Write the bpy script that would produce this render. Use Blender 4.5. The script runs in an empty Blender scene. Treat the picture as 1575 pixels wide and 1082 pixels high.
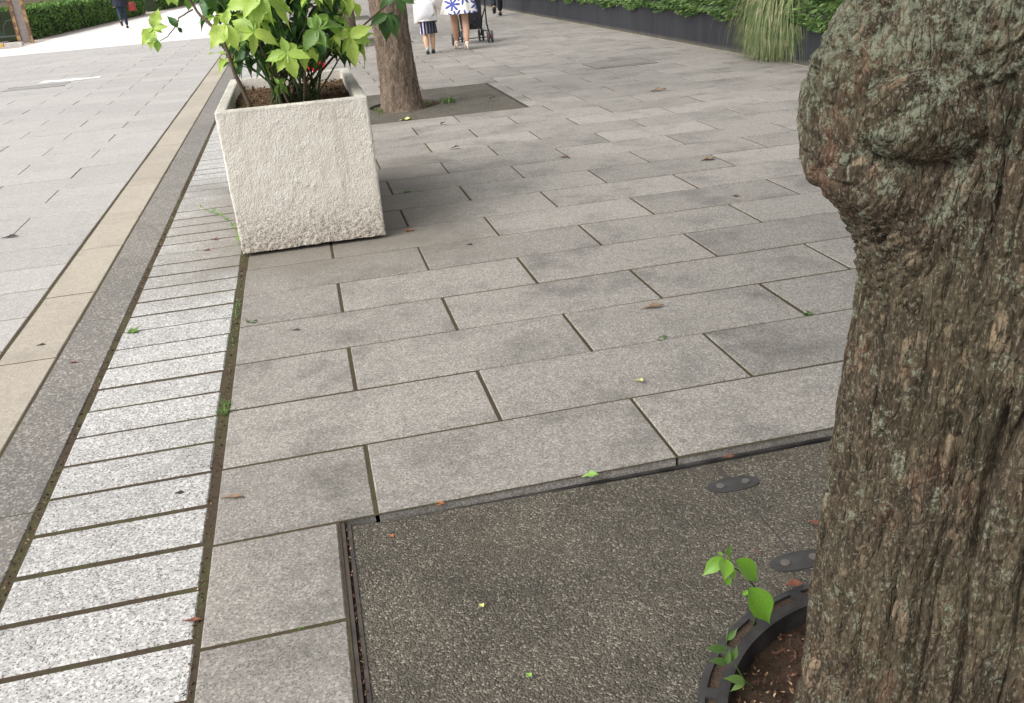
import bpy, bmesh, math, random
import numpy as np
from mathutils import Vector, Matrix, Euler
R = math.radians
random.seed(7); rng = np.random.default_rng(7)
C = bpy.context.scene.collection
scene = bpy.context.scene

# ------------------------------------------------------------------ camera, sky, sun, exposure
FPX, PITCH, ROLL, YAW, CAMH = 1383.0, 0.418057, -0.0799116, 0.196977, 1.5
cy, sy = math.cos(YAW), math.sin(YAW)
FW = Vector((sy*math.cos(PITCH), cy*math.cos(PITCH), -math.sin(PITCH)))
r0 = Vector((cy, -sy, 0)); u0 = r0.cross(FW)
RT = math.cos(ROLL)*r0 + math.sin(ROLL)*u0
UP = -math.sin(ROLL)*r0 + math.cos(ROLL)*u0
cam = bpy.data.cameras.new('camera'); camo = bpy.data.objects.new('camera', cam); C.objects.link(camo)
camo.matrix_world = Matrix(((RT.x, UP.x, -FW.x, 0), (RT.y, UP.y, -FW.y, 0), (RT.z, UP.z, -FW.z, CAMH), (0, 0, 0, 1)))
cam.sensor_width = 36; cam.lens = FPX/1575*36; cam.clip_start = 0.05; cam.clip_end = 1500
scene.camera = camo

w = bpy.data.worlds.new('World'); scene.world = w; w.use_nodes = True
nt = w.node_tree; nt.nodes.clear()
SUN_EL, SUN_AZ = R(46), R(246)       # azimuth clockwise from +Y: light comes from the left (-X)
sk = nt.nodes.new('ShaderNodeTexSky'); sk.sky_type = 'NISHITA'; sk.sun_disc = False
sk.sun_elevation = SUN_EL; sk.sun_rotation = SUN_AZ; sk.air_density = 1.0; sk.dust_density = 4.0
hs = nt.nodes.new('ShaderNodeHueSaturation'); hs.inputs['Saturation'].default_value = 0.1
bg = nt.nodes.new('ShaderNodeBackground'); bg.inputs['Strength'].default_value = 0.15
ou = nt.nodes.new('ShaderNodeOutputWorld')
nt.links.new(sk.outputs[0], hs.inputs['Color']); nt.links.new(hs.outputs[0], bg.inputs['Color']); nt.links.new(bg.outputs[0], ou.inputs[0])
sl = bpy.data.lights.new('sun', 'SUN'); sl.energy = 1.25; sl.angle = R(55); sl.color = (1, 0.95, 0.87)
slo = bpy.data.objects.new('sun', sl); C.objects.link(slo)
sd = Vector((math.sin(SUN_AZ)*math.cos(SUN_EL), math.cos(SUN_AZ)*math.cos(SUN_EL), math.sin(SUN_EL)))
slo.rotation_euler = sd.to_track_quat('Z', 'Y').to_euler()
slo.location = (0, 0, 30)
scene.view_settings.view_transform = 'Standard'; scene.view_settings.look = 'None'
scene.view_settings.exposure = 0.90; scene.view_settings.gamma = 1; scene.view_settings.use_curve_mapping = False

# ------------------------------------------------------------------ helpers
def ray(px, py):
    return FW + RT*((px-787.5)/FPX) - UP*((py-541)/FPX)
def atz(px, py, z=0.0):
    d = ray(px, py); t = (z-CAMH)/d.z; return Vector((0, 0, CAMH)) + d*t
def aty(px, py, y):
    d = ray(px, py); t = y/d.y; return Vector((0, 0, CAMH)) + d*t

def link(o, parent=None):
    C.objects.link(o)
    if parent is not None: o.parent = parent
    return o
def tag(o, label=None, cat=None, group=None, kind=None):
    if label: o['label'] = label
    if cat: o['category'] = cat
    if group: o['group'] = group
    if kind: o['kind'] = kind
    return o
def empty(name, loc=(0, 0, 0), rz=0):
    o = bpy.data.objects.new(name, None); o.location = loc; o.rotation_euler = (0, 0, rz); o.empty_display_size = .1
    C.objects.link(o); return o
def mesh_np(name, V, F, smooth=False):
    """V (n,3), F (m,k) constant k"""
    V = np.asarray(V, dtype=np.float32); F = np.asarray(F, dtype=np.int32)
    me = bpy.data.meshes.new(name); m, k = F.shape
    me.vertices.add(len(V)); me.vertices.foreach_set('co', V.ravel())
    me.loops.add(m*k); me.loops.foreach_set('vertex_index', F.ravel())
    me.polygons.add(m); me.polygons.foreach_set('loop_start', np.arange(0, m*k, k, dtype=np.int32))
    me.polygons.foreach_set('loop_total', np.full(m, k, dtype=np.int32))
    me.update(calc_edges=True)
    if smooth: me.polygons.foreach_set('use_smooth', np.ones(m, dtype=bool))
    return me
def obj(name, me, mat=None, parent=None, loc=None, rot=None):
    if isinstance(me, bmesh.types.BMesh):
        b = me; me = bpy.data.meshes.new(name); b.to_mesh(me); b.free()
    if mat is not None and len(me.materials) == 0: me.materials.append(mat)
    o = bpy.data.objects.new(name, me); link(o, parent)
    if loc is not None: o.location = loc
    if rot is not None: o.rotation_euler = rot
    return o
def box_bm(bm, x0, x1, y0, y1, z0, z1, bev=0):
    vs = [bm.verts.new(p) for p in ((x0,y0,z0),(x1,y0,z0),(x1,y1,z0),(x0,y1,z0),(x0,y0,z1),(x1,y0,z1),(x1,y1,z1),(x0,y1,z1))]
    fs = [bm.faces.new([vs[i] for i in f]) for f in ((3,2,1,0),(4,5,6,7),(0,1,5,4),(1,2,6,5),(2,3,7,6),(3,0,4,7))]
    if bev:
        es = [e for e in fs[1].edges]
        bmesh.ops.bevel(bm, geom=es, offset=bev, segments=1, affect='EDGES')
def box_mesh(x0, x1, y0, y1, z0, z1, bev=0, name='box'):
    bm = bmesh.new(); box_bm(bm, x0, x1, y0, y1, z0, z1, bev)
    me = bpy.data.meshes.new(name); bm.to_mesh(me); bm.free(); return me
def tube_np(pts, rads, n=8, cap=True):
    pts = [Vector(p) for p in pts]; V = []; F = []
    if not hasattr(rads, '__len__'): rads = [rads]*len(pts)
    ref = Vector((0.13, 0.31, 0.94))
    prev = None
    for i, p in enumerate(pts):
        t = (pts[min(i+1, len(pts)-1)] - pts[max(i-1, 0)]).normalized()
        if prev is None:
            a = t.cross(ref)
            if a.length < .1: a = t.cross(Vector((1, 0, 0)))
            a.normalize()
        else:
            a = (prev - t*prev.dot(t)).normalized()
        prev = a; b = t.cross(a)
        for k in range(n):
            an = 2*math.pi*k/n
            V.append(p + (a*math.cos(an)+b*math.sin(an))*rads[i])
    for i in range(len(pts)-1):
        for k in range(n):
            k2 = (k+1) % n
            F.append((i*n+k, i*n+k2, (i+1)*n+k2, (i+1)*n+k))
    if cap:
        V.append(pts[0]); V.append(pts[-1]); c0 = len(V)-2; c1 = len(V)-1
        for k in range(n):
            k2 = (k+1) % n; o_ = (len(pts)-1)*n
            F.append((c0, k2, k, k)); F.append((c1, o_+k, o_+k2, o_+k2))
    return V, F
class MB:
    def __init__(s): s.V = []; s.F = []
    def add(s, V, F):
        o = len(s.V); s.V += [tuple(v) for v in V]
        for f in F:
            g = []
            for i in f:
                if not g or i+o != g[-1]: g.append(i+o)
            s.F.append(tuple(g))
        return s
    def tube(s, pts, rads, n=8): return s.add(*tube_np(pts, rads, n))
    def box(s, x0, x1, y0, y1, z0, z1):
        return s.add([(x0,y0,z0),(x1,y0,z0),(x1,y1,z0),(x0,y1,z0),(x0,y0,z1),(x1,y0,z1),(x1,y1,z1),(x0,y1,z1)],
                     [(3,2,1,0),(4,5,6,7),(0,1,5,4),(1,2,6,5),(2,3,7,6),(3,0,4,7)])
    def disc(s, c, r, h, n=20, axis='z'):
        V = []
        for z in (0, h):
            for k in range(n):
                a = 2*math.pi*k/n; p = (r*math.cos(a), r*math.sin(a), z)
                if axis == 'x': p = (p[2], p[0], p[1])
                if axis == 'y': p = (p[0], p[2], p[1])
                V.append((c[0]+p[0], c[1]+p[1], c[2]+p[2]))
        F = [tuple(range(n))[::-1], tuple(range(n, 2*n))] + [(k, (k+1) % n, n+(k+1) % n, n+k) for k in range(n)]
        return s.add(V, F)
    def build(s, name, mat, parent=None, smooth=False, **kw):
        me = bpy.data.meshes.new(name); me.from_pydata(s.V, [], s.F); me.update()
        if smooth: me.polygons.foreach_set('use_smooth', np.ones(len(me.polygons), dtype=bool))
        return obj(name, me, mat, parent, **kw)

# vectorised noise
def _h(ix, iy, iz, s):
    h = (ix.astype(np.int64)*374761393 + iy.astype(np.int64)*668265263 + iz.astype(np.int64)*2147483647 + s*974634777) & 0xffffffff
    h = ((h ^ (h >> 13))*1274126177) & 0xffffffff
    h = (h ^ (h >> 16))
    h = (h*2246822519) & 0xffffffff; h = h ^ (h >> 15)
    return (h & 0xffffff)/float(0xffffff)
def vnoise(P, s=0):
    f = np.floor(P); t = P-f; t = t*t*(3-2*t); i = f.astype(np.int64)
    r = 0
    for dx in (0, 1):
        for dy in (0, 1):
            for dz in (0, 1):
                wgt = (t[:, 0] if dx else 1-t[:, 0])*(t[:, 1] if dy else 1-t[:, 1])*(t[:, 2] if dz else 1-t[:, 2])
                r = r + wgt*_h(i[:, 0]+dx, i[:, 1]+dy, i[:, 2]+dz, s)
    return r*2-1
def fbm(P, o=4, s=0):
    r = 0; a = 1; P = P.copy()
    for k in range(o): r = r + a*vnoise(P, s+k*17); P = P*2.03+11.3; a *= .5
    return r
def worley(P, s=0):
    f = np.floor(P).astype(np.int64); n = len(P)
    d1 = np.full(n, 9.); d2 = np.full(n, 9.); cid = np.zeros(n)
    for dx in (-1, 0, 1):
        for dy in (-1, 0, 1):
            for dz in (-1, 0, 1):
                a, b, c = f[:, 0]+dx, f[:, 1]+dy, f[:, 2]+dz
                q = np.stack([a+_h(a, b, c, s+1), b+_h(a, b, c, s+2), c+_h(a, b, c, s+3)], 1)
                d = np.sqrt(((P-q)**2).sum(1)); idv = _h(a, b, c, s+4)
                m = d < d1
                d2 = np.where(m, d1, np.minimum(d2, d)); cid = np.where(m, idv, cid); d1 = np.where(m, d, d1)
    return d1, d2, cid

# ------------------------------------------------------------------ materials
class M:
    def __init__(s, name, rough=.8, spec=.3):
        s.m = bpy.data.materials.new(name); s.m.use_nodes = True; s.t = s.m.node_tree; s.t.nodes.clear()
        s.b = s.t.nodes.new('ShaderNodeBsdfPrincipled'); s.o = s.t.nodes.new('ShaderNodeOutputMaterial')
        s.t.links.new(s.b.outputs[0], s.o.inputs[0]); s.set(s.b, 'Roughness', rough); s.set(s.b, 'Specular IOR Level', spec)
        g = s.t.nodes.new('ShaderNodeNewGeometry'); s.pos = g.outputs['Position']
        s._tc = None; s._oi = None
    def set(s, n, k, v):
        if isinstance(v, bpy.types.NodeSocket): s.t.links.new(v, n.inputs[k])
        elif isinstance(v, tuple) and len(v) == 3 and n.inputs[k].type == 'RGBA': n.inputs[k].default_value = (*v, 1)
        else: n.inputs[k].default_value = v
    def n(s, typ, out=0, props=None, **kw):
        n = s.t.nodes.new('ShaderNode'+typ)
        for k, v in (props or {}).items(): setattr(n, k, v)
        for k, v in kw.items():
            key = int(k[1:]) if k[0] == 'i' and k[1:].isdigit() else k.replace('_', ' ')
            s.set(n, key, v)
        return n.outputs[out]
    @property
    def objc(s):
        if s._tc is None: s._tc = s.t.nodes.new('ShaderNodeTexCoord')
        return s._tc.outputs['Object']
    @property
    def rand(s):
        if s._oi is None: s._oi = s.t.nodes.new('ShaderNodeObjectInfo')
        return s._oi.outputs['Random']
    def math(s, op, a, b=0., c=None, clamp=False):
        n = s.t.nodes.new('ShaderNodeMath'); n.operation = op; n.use_clamp = clamp
        s.set(n, 0, a); s.set(n, 1, b)
        if c is not None: s.set(n, 2, c)
        return n.outputs[0]
    def noise(s, vec, scale, detail=3, rough=.5, out=0): return s.n('TexNoise', out, Vector=vec, Scale=scale, Detail=float(detail), Roughness=rough)
    def vor(s, vec, scale, out='Distance', feature='F1', rnd=1.0): return s.n('TexVoronoi', out, {'feature': feature}, Vector=vec, Scale=scale, Randomness=rnd)
    def map(s, v, a, b, c=0., d=1.): return s.n('MapRange', 0, None, i0=v, i1=a, i2=b, i3=c, i4=d)
    def mix(s, f, a, b, mode='MIX'):
        n = s.t.nodes.new('ShaderNodeMix'); n.data_type = 'RGBA'; n.blend_type = mode
        s.set(n, 0, f); s.set(n, 6, a); s.set(n, 7, b); return n.outputs[2]
    def scalev(s, vec, sc): return s.n('VectorMath', 0, {'operation': 'MULTIPLY'}, i0=vec, i1=sc)
    def mulc(s, col, f):
        n = s.t.nodes.new('ShaderNodeVectorMath'); n.operation = 'SCALE'; s.set(n, 0, col); s.set(n, 3, f); return n.outputs[0]
    def bump(s, h, strength=.5, dist=.002, normal=None):
        n = s.t.nodes.new('ShaderNodeBump'); n.inputs['Strength'].default_value = strength; n.inputs['Distance'].default_value = dist
        s.set(n, 'Height', h)
        if normal is not None: s.set(n, 'Normal', normal)
        s.t.links.new(n.outputs[0], s.b.inputs['Normal']); return n.outputs[0]
    def color(s, c): s.set(s.b, 'Base Color', c); return s
def simple(name, col, rough=.7, var=.15, sc=8., spec=.3, metal=0., bumpd=0., bsc=80.):
    m = M(name, rough, spec)
    n = m.noise(m.objc, sc, 4); m.color(m.mulc(m.mix(0., col, col), m.map(n, .3, .7, 1-var, 1+var)))
    m.b.inputs['Metallic'].default_value = metal
    if bumpd: m.bump(m.noise(m.objc, bsc, 3), .6, bumpd)
    return m.m

def granite(name, base, dark, light, grain=230., tone=.18, stain=.35, dk=.28, lt=.72, spk=1.0, extra=None, moss=0., bumpd=.0012):
    m = M(name, .78, .35)
    c1 = m.vor(m.pos, grain, 'Color'); sep = m.n('SeparateColor', 0, None, Color=c1)
    sepg = m.n('SeparateColor', 1, None, Color=m.vor(m.pos, grain*.55, 'Color'))
    n2 = m.noise(m.pos, grain*.45, 2, .6)
    col = m.mix(m.map(sep, dk, dk-.08, 0., spk), base, dark)
    col = m.mix(m.map(sepg, lt, lt+.12, 0., spk*.8), col, light)
    col = m.mulc(col, m.map(n2, .3, .7, .84, 1.16))
    # tone of each stone, weather stains
    col = m.mulc(col, m.map(m.rand, 0., 1., 1-tone, 1+tone*.75))
    own = m.n('VectorMath', 0, {'operation': 'ADD'}, i0=m.pos, i1=m.n('CombineXYZ', 0, None, X=m.math('MULTIPLY', m.rand, 37.), Y=m.math('MULTIPLY', m.rand, 91.), Z=0.))
    s1 = m.noise(own, 2.3, 6, .66); s2 = m.noise(m.pos, 6.5, 4, .6)
    st = m.math('MULTIPLY', m.map(s1, .48, .72, 0., 1.), m.map(s2, .3, .6, .45, 1.))
    col = m.mulc(col, m.math('SUBTRACT', 1., m.math('MULTIPLY', st, stain)))
    s3 = m.noise(m.pos, 22., 3, .6)
    col = m.mulc(col, m.map(s3, .3, .75, 1.06, .9))
    gum = m.math('MULTIPLY', m.map(m.math('ADD', m.vor(m.pos, 2.6), m.math('MULTIPLY', m.noise(m.pos, 60., 2), .03)), .055, .04), m.map(m.n('SeparateColor', 0, None, Color=m.vor(m.pos, 2.6, 'Color')), .62, .66))
    col = m.mix(m.math('MULTIPLY', gum, .6), col, (.1, .092, .085))
    if extra: col = extra(m, col)
    m.color(col); m.set(m.b, 'Roughness', m.map(s1, .4, .7, .86, .62))
    h = m.math('ADD', m.math('MULTIPLY', m.noise(m.pos, grain*.9, 2, .7), 1.), m.math('MULTIPLY', m.noise(m.pos, 35., 3), .8))
    m.bump(h, .7, bumpd)
    return m.m
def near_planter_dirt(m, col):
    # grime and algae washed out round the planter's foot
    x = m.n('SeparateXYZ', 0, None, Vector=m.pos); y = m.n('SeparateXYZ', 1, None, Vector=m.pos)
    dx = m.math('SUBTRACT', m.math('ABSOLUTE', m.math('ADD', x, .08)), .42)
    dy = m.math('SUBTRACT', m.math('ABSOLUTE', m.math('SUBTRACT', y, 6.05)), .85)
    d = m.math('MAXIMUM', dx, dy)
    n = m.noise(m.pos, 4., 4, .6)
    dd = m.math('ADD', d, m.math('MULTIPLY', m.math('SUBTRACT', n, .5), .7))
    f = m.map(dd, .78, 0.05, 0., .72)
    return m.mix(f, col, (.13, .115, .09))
MAT = {}
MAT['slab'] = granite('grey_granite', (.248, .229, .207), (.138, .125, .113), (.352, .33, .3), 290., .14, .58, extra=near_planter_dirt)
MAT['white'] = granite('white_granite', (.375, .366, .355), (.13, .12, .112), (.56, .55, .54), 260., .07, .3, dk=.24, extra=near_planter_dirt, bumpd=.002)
MAT['dark'] = granite('dark_terrazzo', (.165, .152, .138), (.095, .086, .078), (.33, .31, .28), 250., .06, .3, lt=.74, extra=None)
MAT['beige'] = granite('beige_sandstone', (.34, .302, .25), (.27, .24, .195), (.4, .36, .305), 220., .07, .25, spk=.6)
MAT['left'] = granite('pale_granite', (.345, .33, .315), (.25, .237, .225), (.42, .4, .38), 280., .07, .14)

def porous():
    m = M('bound_gravel', .85, .3)
    v = m.vor(m.pos, 190., 'Color'); a = m.n('SeparateColor', 0, None, Color=v); b = m.n('SeparateColor', 1, None, Color=v)
    col = m.mix(a, (.048, .042, .032), (.12, .106, .084)); col = m.mix(m.map(b, .88, .92), col, (.22, .197, .16))
    s = m.noise(m.pos, 3., 4, .6); col = m.mulc(col, m.map(s, .35, .7, 1.15, .7)); col = m.mix(m.map(m.noise(m.pos, 1.3, 5, .7), .5, .7, 0., .35), col, (.075, .062, .045))
    m.color(col)
    d = m.vor(m.pos, 190., 'Distance')
    m.bump(m.math('ADD', m.math('MULTIPLY', d, -1.), m.math('MULTIPLY', m.noise(m.pos, 300., 2), .25)), 1., .004)
    return m.m
MAT['porous'] = porous()
def soilmat(name, moss=.5, a=(.06, .045, .032), b=(.13, .1, .068), g=(.1, .125, .04)):
    m = M(name, .95, .1)
    col = m.mix(m.noise(m.pos, 60., 5, .7), a, b)
    f = m.math('MULTIPLY', m.map(m.noise(m.pos, 2.6, 3, .6), .42, .6), m.map(m.noise(m.pos, 40., 3), .35, .6))
    col = m.mix(m.math('MULTIPLY', f, moss), col, g)
    m.color(col); m.bump(m.noise(m.pos, 150., 5, .7), 1., .008); return m.m
MAT['joint'] = soilmat('joint_soil', .6, (.045, .034, .025), (.105, .08, .055), (.085, .1, .035))
MAT['soil'] = soilmat('pit_soil', .15, (.028, .019, .014), (.085, .055, .04))
MAT['planter_soil'] = soilmat('planter_soil', .4, (.06, .04, .025), (.16, .1, .06), (.1, .12, .04))
MAT['iron'] = simple('cast_iron', (.032, .03, .029), .62, .55, 14., .4, 0., .001, 120.)
MAT['rustiron'] = simple('dirty_iron', (.05, .042, .037), .7, .35, 14., .3, 0., .001, 120.)
MAT['steel'] = simple('worn_bolt', (.1, .09, .08), .6, .2, 40., .4)
def planter_mat():
    m = M('rough_stucco', .9, .2)
    z = m.n('SeparateXYZ', 2, None, Vector=m.objc)
    st = m.scalev(m.objc, (1., 1., .45))
    n1 = m.noise(m.objc, 9., 4, .6)
    col = m.mix(m.map(n1, .35, .68), (.64, .607, .552), (.555, .52, .46))
    grit = m.vor(m.objc, 125., 'Color'); g = m.n('SeparateColor', 0, None, Color=grit)
    lowf = m.map(m.math('ADD', z, m.math('MULTIPLY', m.math('SUBTRACT', n1, .5), .3)), .34, .03, 0., 1.)
    col = m.mix(m.math('MULTIPLY', m.map(g, .5, .15, 0., .75), m.math('ADD', .14, lowf)), col, (.15, .125, .1))
    # splash dirt towards the foot, grey weathering on the rim
    run = m.noise(m.scalev(m.objc, (1., 1., .08)), 16., 4, .6); col = m.mix(m.map(run, .54, .7, 0., .42), col, (.36, .33, .27))
    col = m.mix(m.math('MULTIPLY', m.math('MULTIPLY', lowf, lowf), .45), col, (.27, .225, .175))
    rim = m.math('MULTIPLY', m.map(z, .79, .82), m.map(m.noise(m.objc, 14., 4), .4, .6, .3, .8))
    col = m.mix(rim, col, (.36, .345, .3))
    m.color(col)
    h = m.math('ADD', m.noise(st, 110., 4, .75), m.math('MULTIPLY', m.vor(m.objc, 120.), -.8))
    m.bump(h, 1., .0036); return m.m
MAT['planter'] = planter_mat()

def bark(name, a, b, c, d, lichen=.5, sc=1., red=(.12, .07, .05)):
    m = M(name, .92, .15)
    at = m.t.nodes.new('ShaderNodeAttribute'); at.attribute_name = 'plate'; pl = at.outputs['Fac']
    al = m.t.nodes.new('ShaderNodeAttribute'); al.attribute_name = 'lichen'; lq = al.outputs['Fac']
    st = m.scalev(m.objc, (1., 1., .3))
    n1 = m.noise(st, 26.*sc, 5, .65); n2 = m.noise(m.objc, 7.*sc, 3); n3 = m.noise(st, 120*sc, 4, .7)
    col = m.mix(pl, a, b)
    col = m.mix(m.map(n1, .4, .68), col, c)
    col = m.mix(m.math('MULTIPLY', m.map(pl, .8, .9), m.map(n2, .45, .6)), col, d)
    col = m.mix(m.math('MULTIPLY', m.map(n2, .57, .7), m.map(pl, .3, .6, 0., .8)), col, red)
    col = m.mulc(col, m.map(n3, .3, .7, .5, 1.6))
    n4 = m.noise(m.scalev(m.objc, (1., 1., .4)), 75.*sc, 4, .7); col = m.mix(m.map(n4, .6, .7, 0., .7), col, d)
    fk = m.noise(m.scalev(m.objc, (1., 1., .5)), 200.*sc, 3, .7)
    col = m.mix(m.map(fk, .56, .63, 0., .6), col, m.mix(n2, d, (.24, .22, .18))); col = m.mix(m.map(fk, .44, .37, 0., .7), col, (.03, .024, .017))
    # crusty lichen: small pale green rosettes
    lv = m.vor(m.n('VectorMath', 0, {'operation': 'ADD'}, i0=m.objc, i1=m.mulc(m.noise(m.objc, 60., 2, out=1), .02)), 42.*sc, 'Distance')
    lc = m.n('SeparateColor', 0, None, Color=m.vor(m.objc, 42.*sc, 'Color'))
    ln = m.noise(m.objc, 24.*sc, 6, .8)
    lf = m.math('MULTIPLY', m.map(m.math('ADD', ln, m.math('MULTIPLY', lq, .17)), .605-.07*lichen, .63-.07*lichen), m.map(m.noise(m.objc, 110., 4, .8), .42, .54, .0, 1.))
    col = m.mix(m.math('MULTIPLY', lf, .85), col, m.mix(n3, (.11, .125, .085), (.33, .355, .265)))
    # thin green algae film
    col = m.mix(m.map(m.noise(m.objc, 3.1, 4, .6), .45, .7, 0., .38*lichen), col, (.085, .09, .045))
    m.color(col)
    ve = m.vor(m.n('VectorMath', 0, {'operation': 'ADD'}, i0=m.scalev(m.objc, (1., 1., .28)), i1=m.mulc(m.noise(m.objc, 40., 3, out=1), .006)), 85.*sc, 'Distance', 'DISTANCE_TO_EDGE')
    h = m.math('ADD', m.math('MULTIPLY', m.noise(st, 130.*sc, 6, .8), .8), m.math('MULTIPLY', m.noise(m.objc, 260., 4, .75), .45))
    h = m.math('ADD', h, m.map(ve, 0., .12, 0., .5))
    m.bump(h, 1., .0055/sc)
    return m.m
MAT['bark'] = bark('lichened_bark', (.026, .0205, .014), (.068, .053, .036), (.1, .079, .054), (.27, .203, .135), .5, 1., (.1, .056, .038))
MAT['bark2'] = bark('brown_bark', (.085, .06, .044), (.16, .12, .09), (.2, .155, .12), (.24, .18, .13), .0, .7)

def leafmat(name, c1, c2, spots=None, trans=.35, rough=.42):
    m = M(name, rough, .45)
    col = m.mix(m.rand, c1, c2)
    col = m.mulc(col, m.map(m.noise(m.objc, 30., 3), .3, .7, .85, 1.15))
    if spots:
        col = m.mix(m.map(m.noise(m.objc, 70., 2, .6), .56, .62, 0., .75), col, spots)
    # midrib
    ax = m.math('ABSOLUTE', m.n('SeparateXYZ', 0, None, Vector=m.objc))
    col = m.mix(m.map(ax, .0022, .0008, 0., .35), col, (.32, .42, .12))
    m.color(col)
    tr = m.t.nodes.new('ShaderNodeBsdfTranslucent'); m.set(tr, 'Color', m.mulc(col, 1.5))
    mx = m.t.nodes.new('ShaderNodeMixShader'); mx.inputs[0].default_value = trans
    m.t.links.new(m.b.outputs[0], mx.inputs[1]); m.t.links.new(tr.outputs[0], mx.inputs[2]); m.t.links.new(mx.outputs[0], m.o.inputs[0])
    return m.m
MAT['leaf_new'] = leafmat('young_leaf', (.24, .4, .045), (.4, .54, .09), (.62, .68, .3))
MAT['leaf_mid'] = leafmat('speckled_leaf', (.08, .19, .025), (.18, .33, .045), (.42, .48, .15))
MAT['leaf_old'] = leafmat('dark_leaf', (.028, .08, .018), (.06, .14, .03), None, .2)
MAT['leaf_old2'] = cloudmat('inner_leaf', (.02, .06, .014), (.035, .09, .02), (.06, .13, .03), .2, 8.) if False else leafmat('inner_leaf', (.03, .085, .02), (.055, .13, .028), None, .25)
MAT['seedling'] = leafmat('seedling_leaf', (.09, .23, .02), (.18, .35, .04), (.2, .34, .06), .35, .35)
MAT['weed'] = leafmat('weed_leaf', (.08, .15, .04), (.14, .23, .06), None, .35)
def cloudmat(name, a, b, c, trans=.3, sc=3.):
    m = M(name, .65, .3)
    col = m.mix(m.map(m.noise(m.pos, sc, 3), .35, .65), a, b)
    col = m.mix(m.map(m.n('SeparateColor', 0, None, Color=m.vor(m.pos, 14., 'Color')), .6, .95), col, c)
    m.color(col)
    tr = m.t.nodes.new('ShaderNodeBsdfTranslucent'); m.set(tr, 'Color', m.mulc(col, 1.4))
    mx = m.t.nodes.new('ShaderNodeMixShader'); mx.inputs[0].default_value = trans
    m.t.links.new(m.b.outputs[0], mx.inputs[1]); m.t.links.new(tr.outputs[0], mx.inputs[2]); m.t.links.new(mx.outputs[0], m.o.inputs[0])
    return m.m
MAT['hedge'] = cloudmat('hedge_leaves', (.06, .125, .03), (.1, .19, .045), (.2, .32, .08))
MAT['crown'] = cloudmat('crown_leaves', (.035, .07, .02), (.06, .11, .03), (.09, .14, .04), .35, 1.)
MAT['juniper'] = cloudmat('juniper_needles', (.05, .105, .03), (.1, .17, .05), (.19, .27, .09), .2, 2.)
MAT['juniper2'] = cloudmat('pale_juniper_needles', (.12, .17, .07), (.17, .23, .1), (.27, .33, .15), .2, 3.)
MAT['reed'] = cloudmat('grass_blades', (.13, .18, .075), (.22, .27, .12), (.36, .35, .2), .3, 9.)
MAT['twig'] = simple('brown_twig', (.1, .075, .055), .85, .3, 30., .2, 0., .002)
MAT['greentwig'] = simple('green_twig', (.05, .075, .03), .8, .3, 30., .2)

# ------------------------------------------------------------------ setting: ground with two pits and paving
D = 0.4407; L = 0.9552; Y0 = 2.3074; X0 = 0.0137
XL = -0.470; WX = 5.80
GX0, GX1 = -0.098, 2.262
GR = [(GX0, GX1, Y0-5*D, Y0), (GX0, GX1, Y0+16*D, Y0+21*D), (GX0, GX1, Y0+37*D, Y0+42*D), (GX0, GX1, Y0+58*D, Y0+63*D)]
mb = MB()
def quad(mb, x0, x1, y0, y1, z): mb.add([(x0, y0, z), (x1, y0, z), (x1, y1, z), (x0, y1, z)], [(0, 1, 2, 3)])
ys = [-400]+[v for g in GR for v in g[2:]]+[900]
for i in range(len(ys)-1):
    if i % 2 == 0: quad(mb, -600, 600, ys[i], ys[i+1], -.0035)
    else: quad(mb, -600, GX0, ys[i], ys[i+1], -.0035); quad(mb, GX1, 600, ys[i], ys[i+1], -.0035)
tag(mb.build('ground', MAT['joint']), kind='structure')

slab_cache = {}
def slab_mesh(lx, ly, th, bev, mat, key, zoff=0.):
    k = (round(lx, 3), round(ly, 3), key)
    if k not in slab_cache:
        me = box_mesh(-lx/2, lx/2, -ly/2, ly/2, -th, 0, bev, key); me.materials.append(mat); slab_cache[k] = me
    return slab_cache[k]
def lay(parent, name, rects, mat, gx=None, th=.05, gap=.009, bev=.004, key='s', jit=.0012, limit=300, stuffname='far_paving'):
    """rects (x0,x1,y0,y1): first `limit` become single slabs, the rest one joined mesh"""
    for r_ in rects[:limit]:
        x0, x1, y0, y1 = r_; lx = x1-x0-(gap if gx is None else gx)*random.uniform(.8, 1.25); ly = y1-y0-gap*random.uniform(.8, 1.2)
        lx = round(lx*500)/500; ly = round(ly*500)/500
        o = obj(name, slab_mesh(lx, ly, th, bev, mat, key), None, parent, ((x0+x1)/2, (y0+y1)/2, random.uniform(-jit, jit)))
        o.rotation_euler = (random.gauss(0, .0016), random.gauss(0, .001), random.gauss(0, .0018))
    rest = rects[limit:]
    if rest:
        bm = bmesh.new()
        for x0, x1, y0, y1 in rest:
            z = random.uniform(-jit, jit)
            box_bm(bm, x0+gap/2, x1-gap/2, y0+gap/2, y1-gap/2, z-.02, z)
        o = obj(stuffname, bm, mat, parent); o['kind'] = 'stuff'
def sub_rows(k, x0, x1, cuts):
    """split a row's slabs by pit rectangles"""
    out = []
    segs = [(x0, x1)]
    for c0, c1 in cuts:
        ns = []
        for a, b in segs:
            if c1 <= a or c0 >= b: ns.append((a, b)); continue
            if c0 > a+.03: ns.append((a, c0))
            if c1 < b-.03: ns.append((c1, b))
        segs = ns
    return segs
pave = empty('pavement'); pave['kind'] = 'structure'
rects = []
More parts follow.
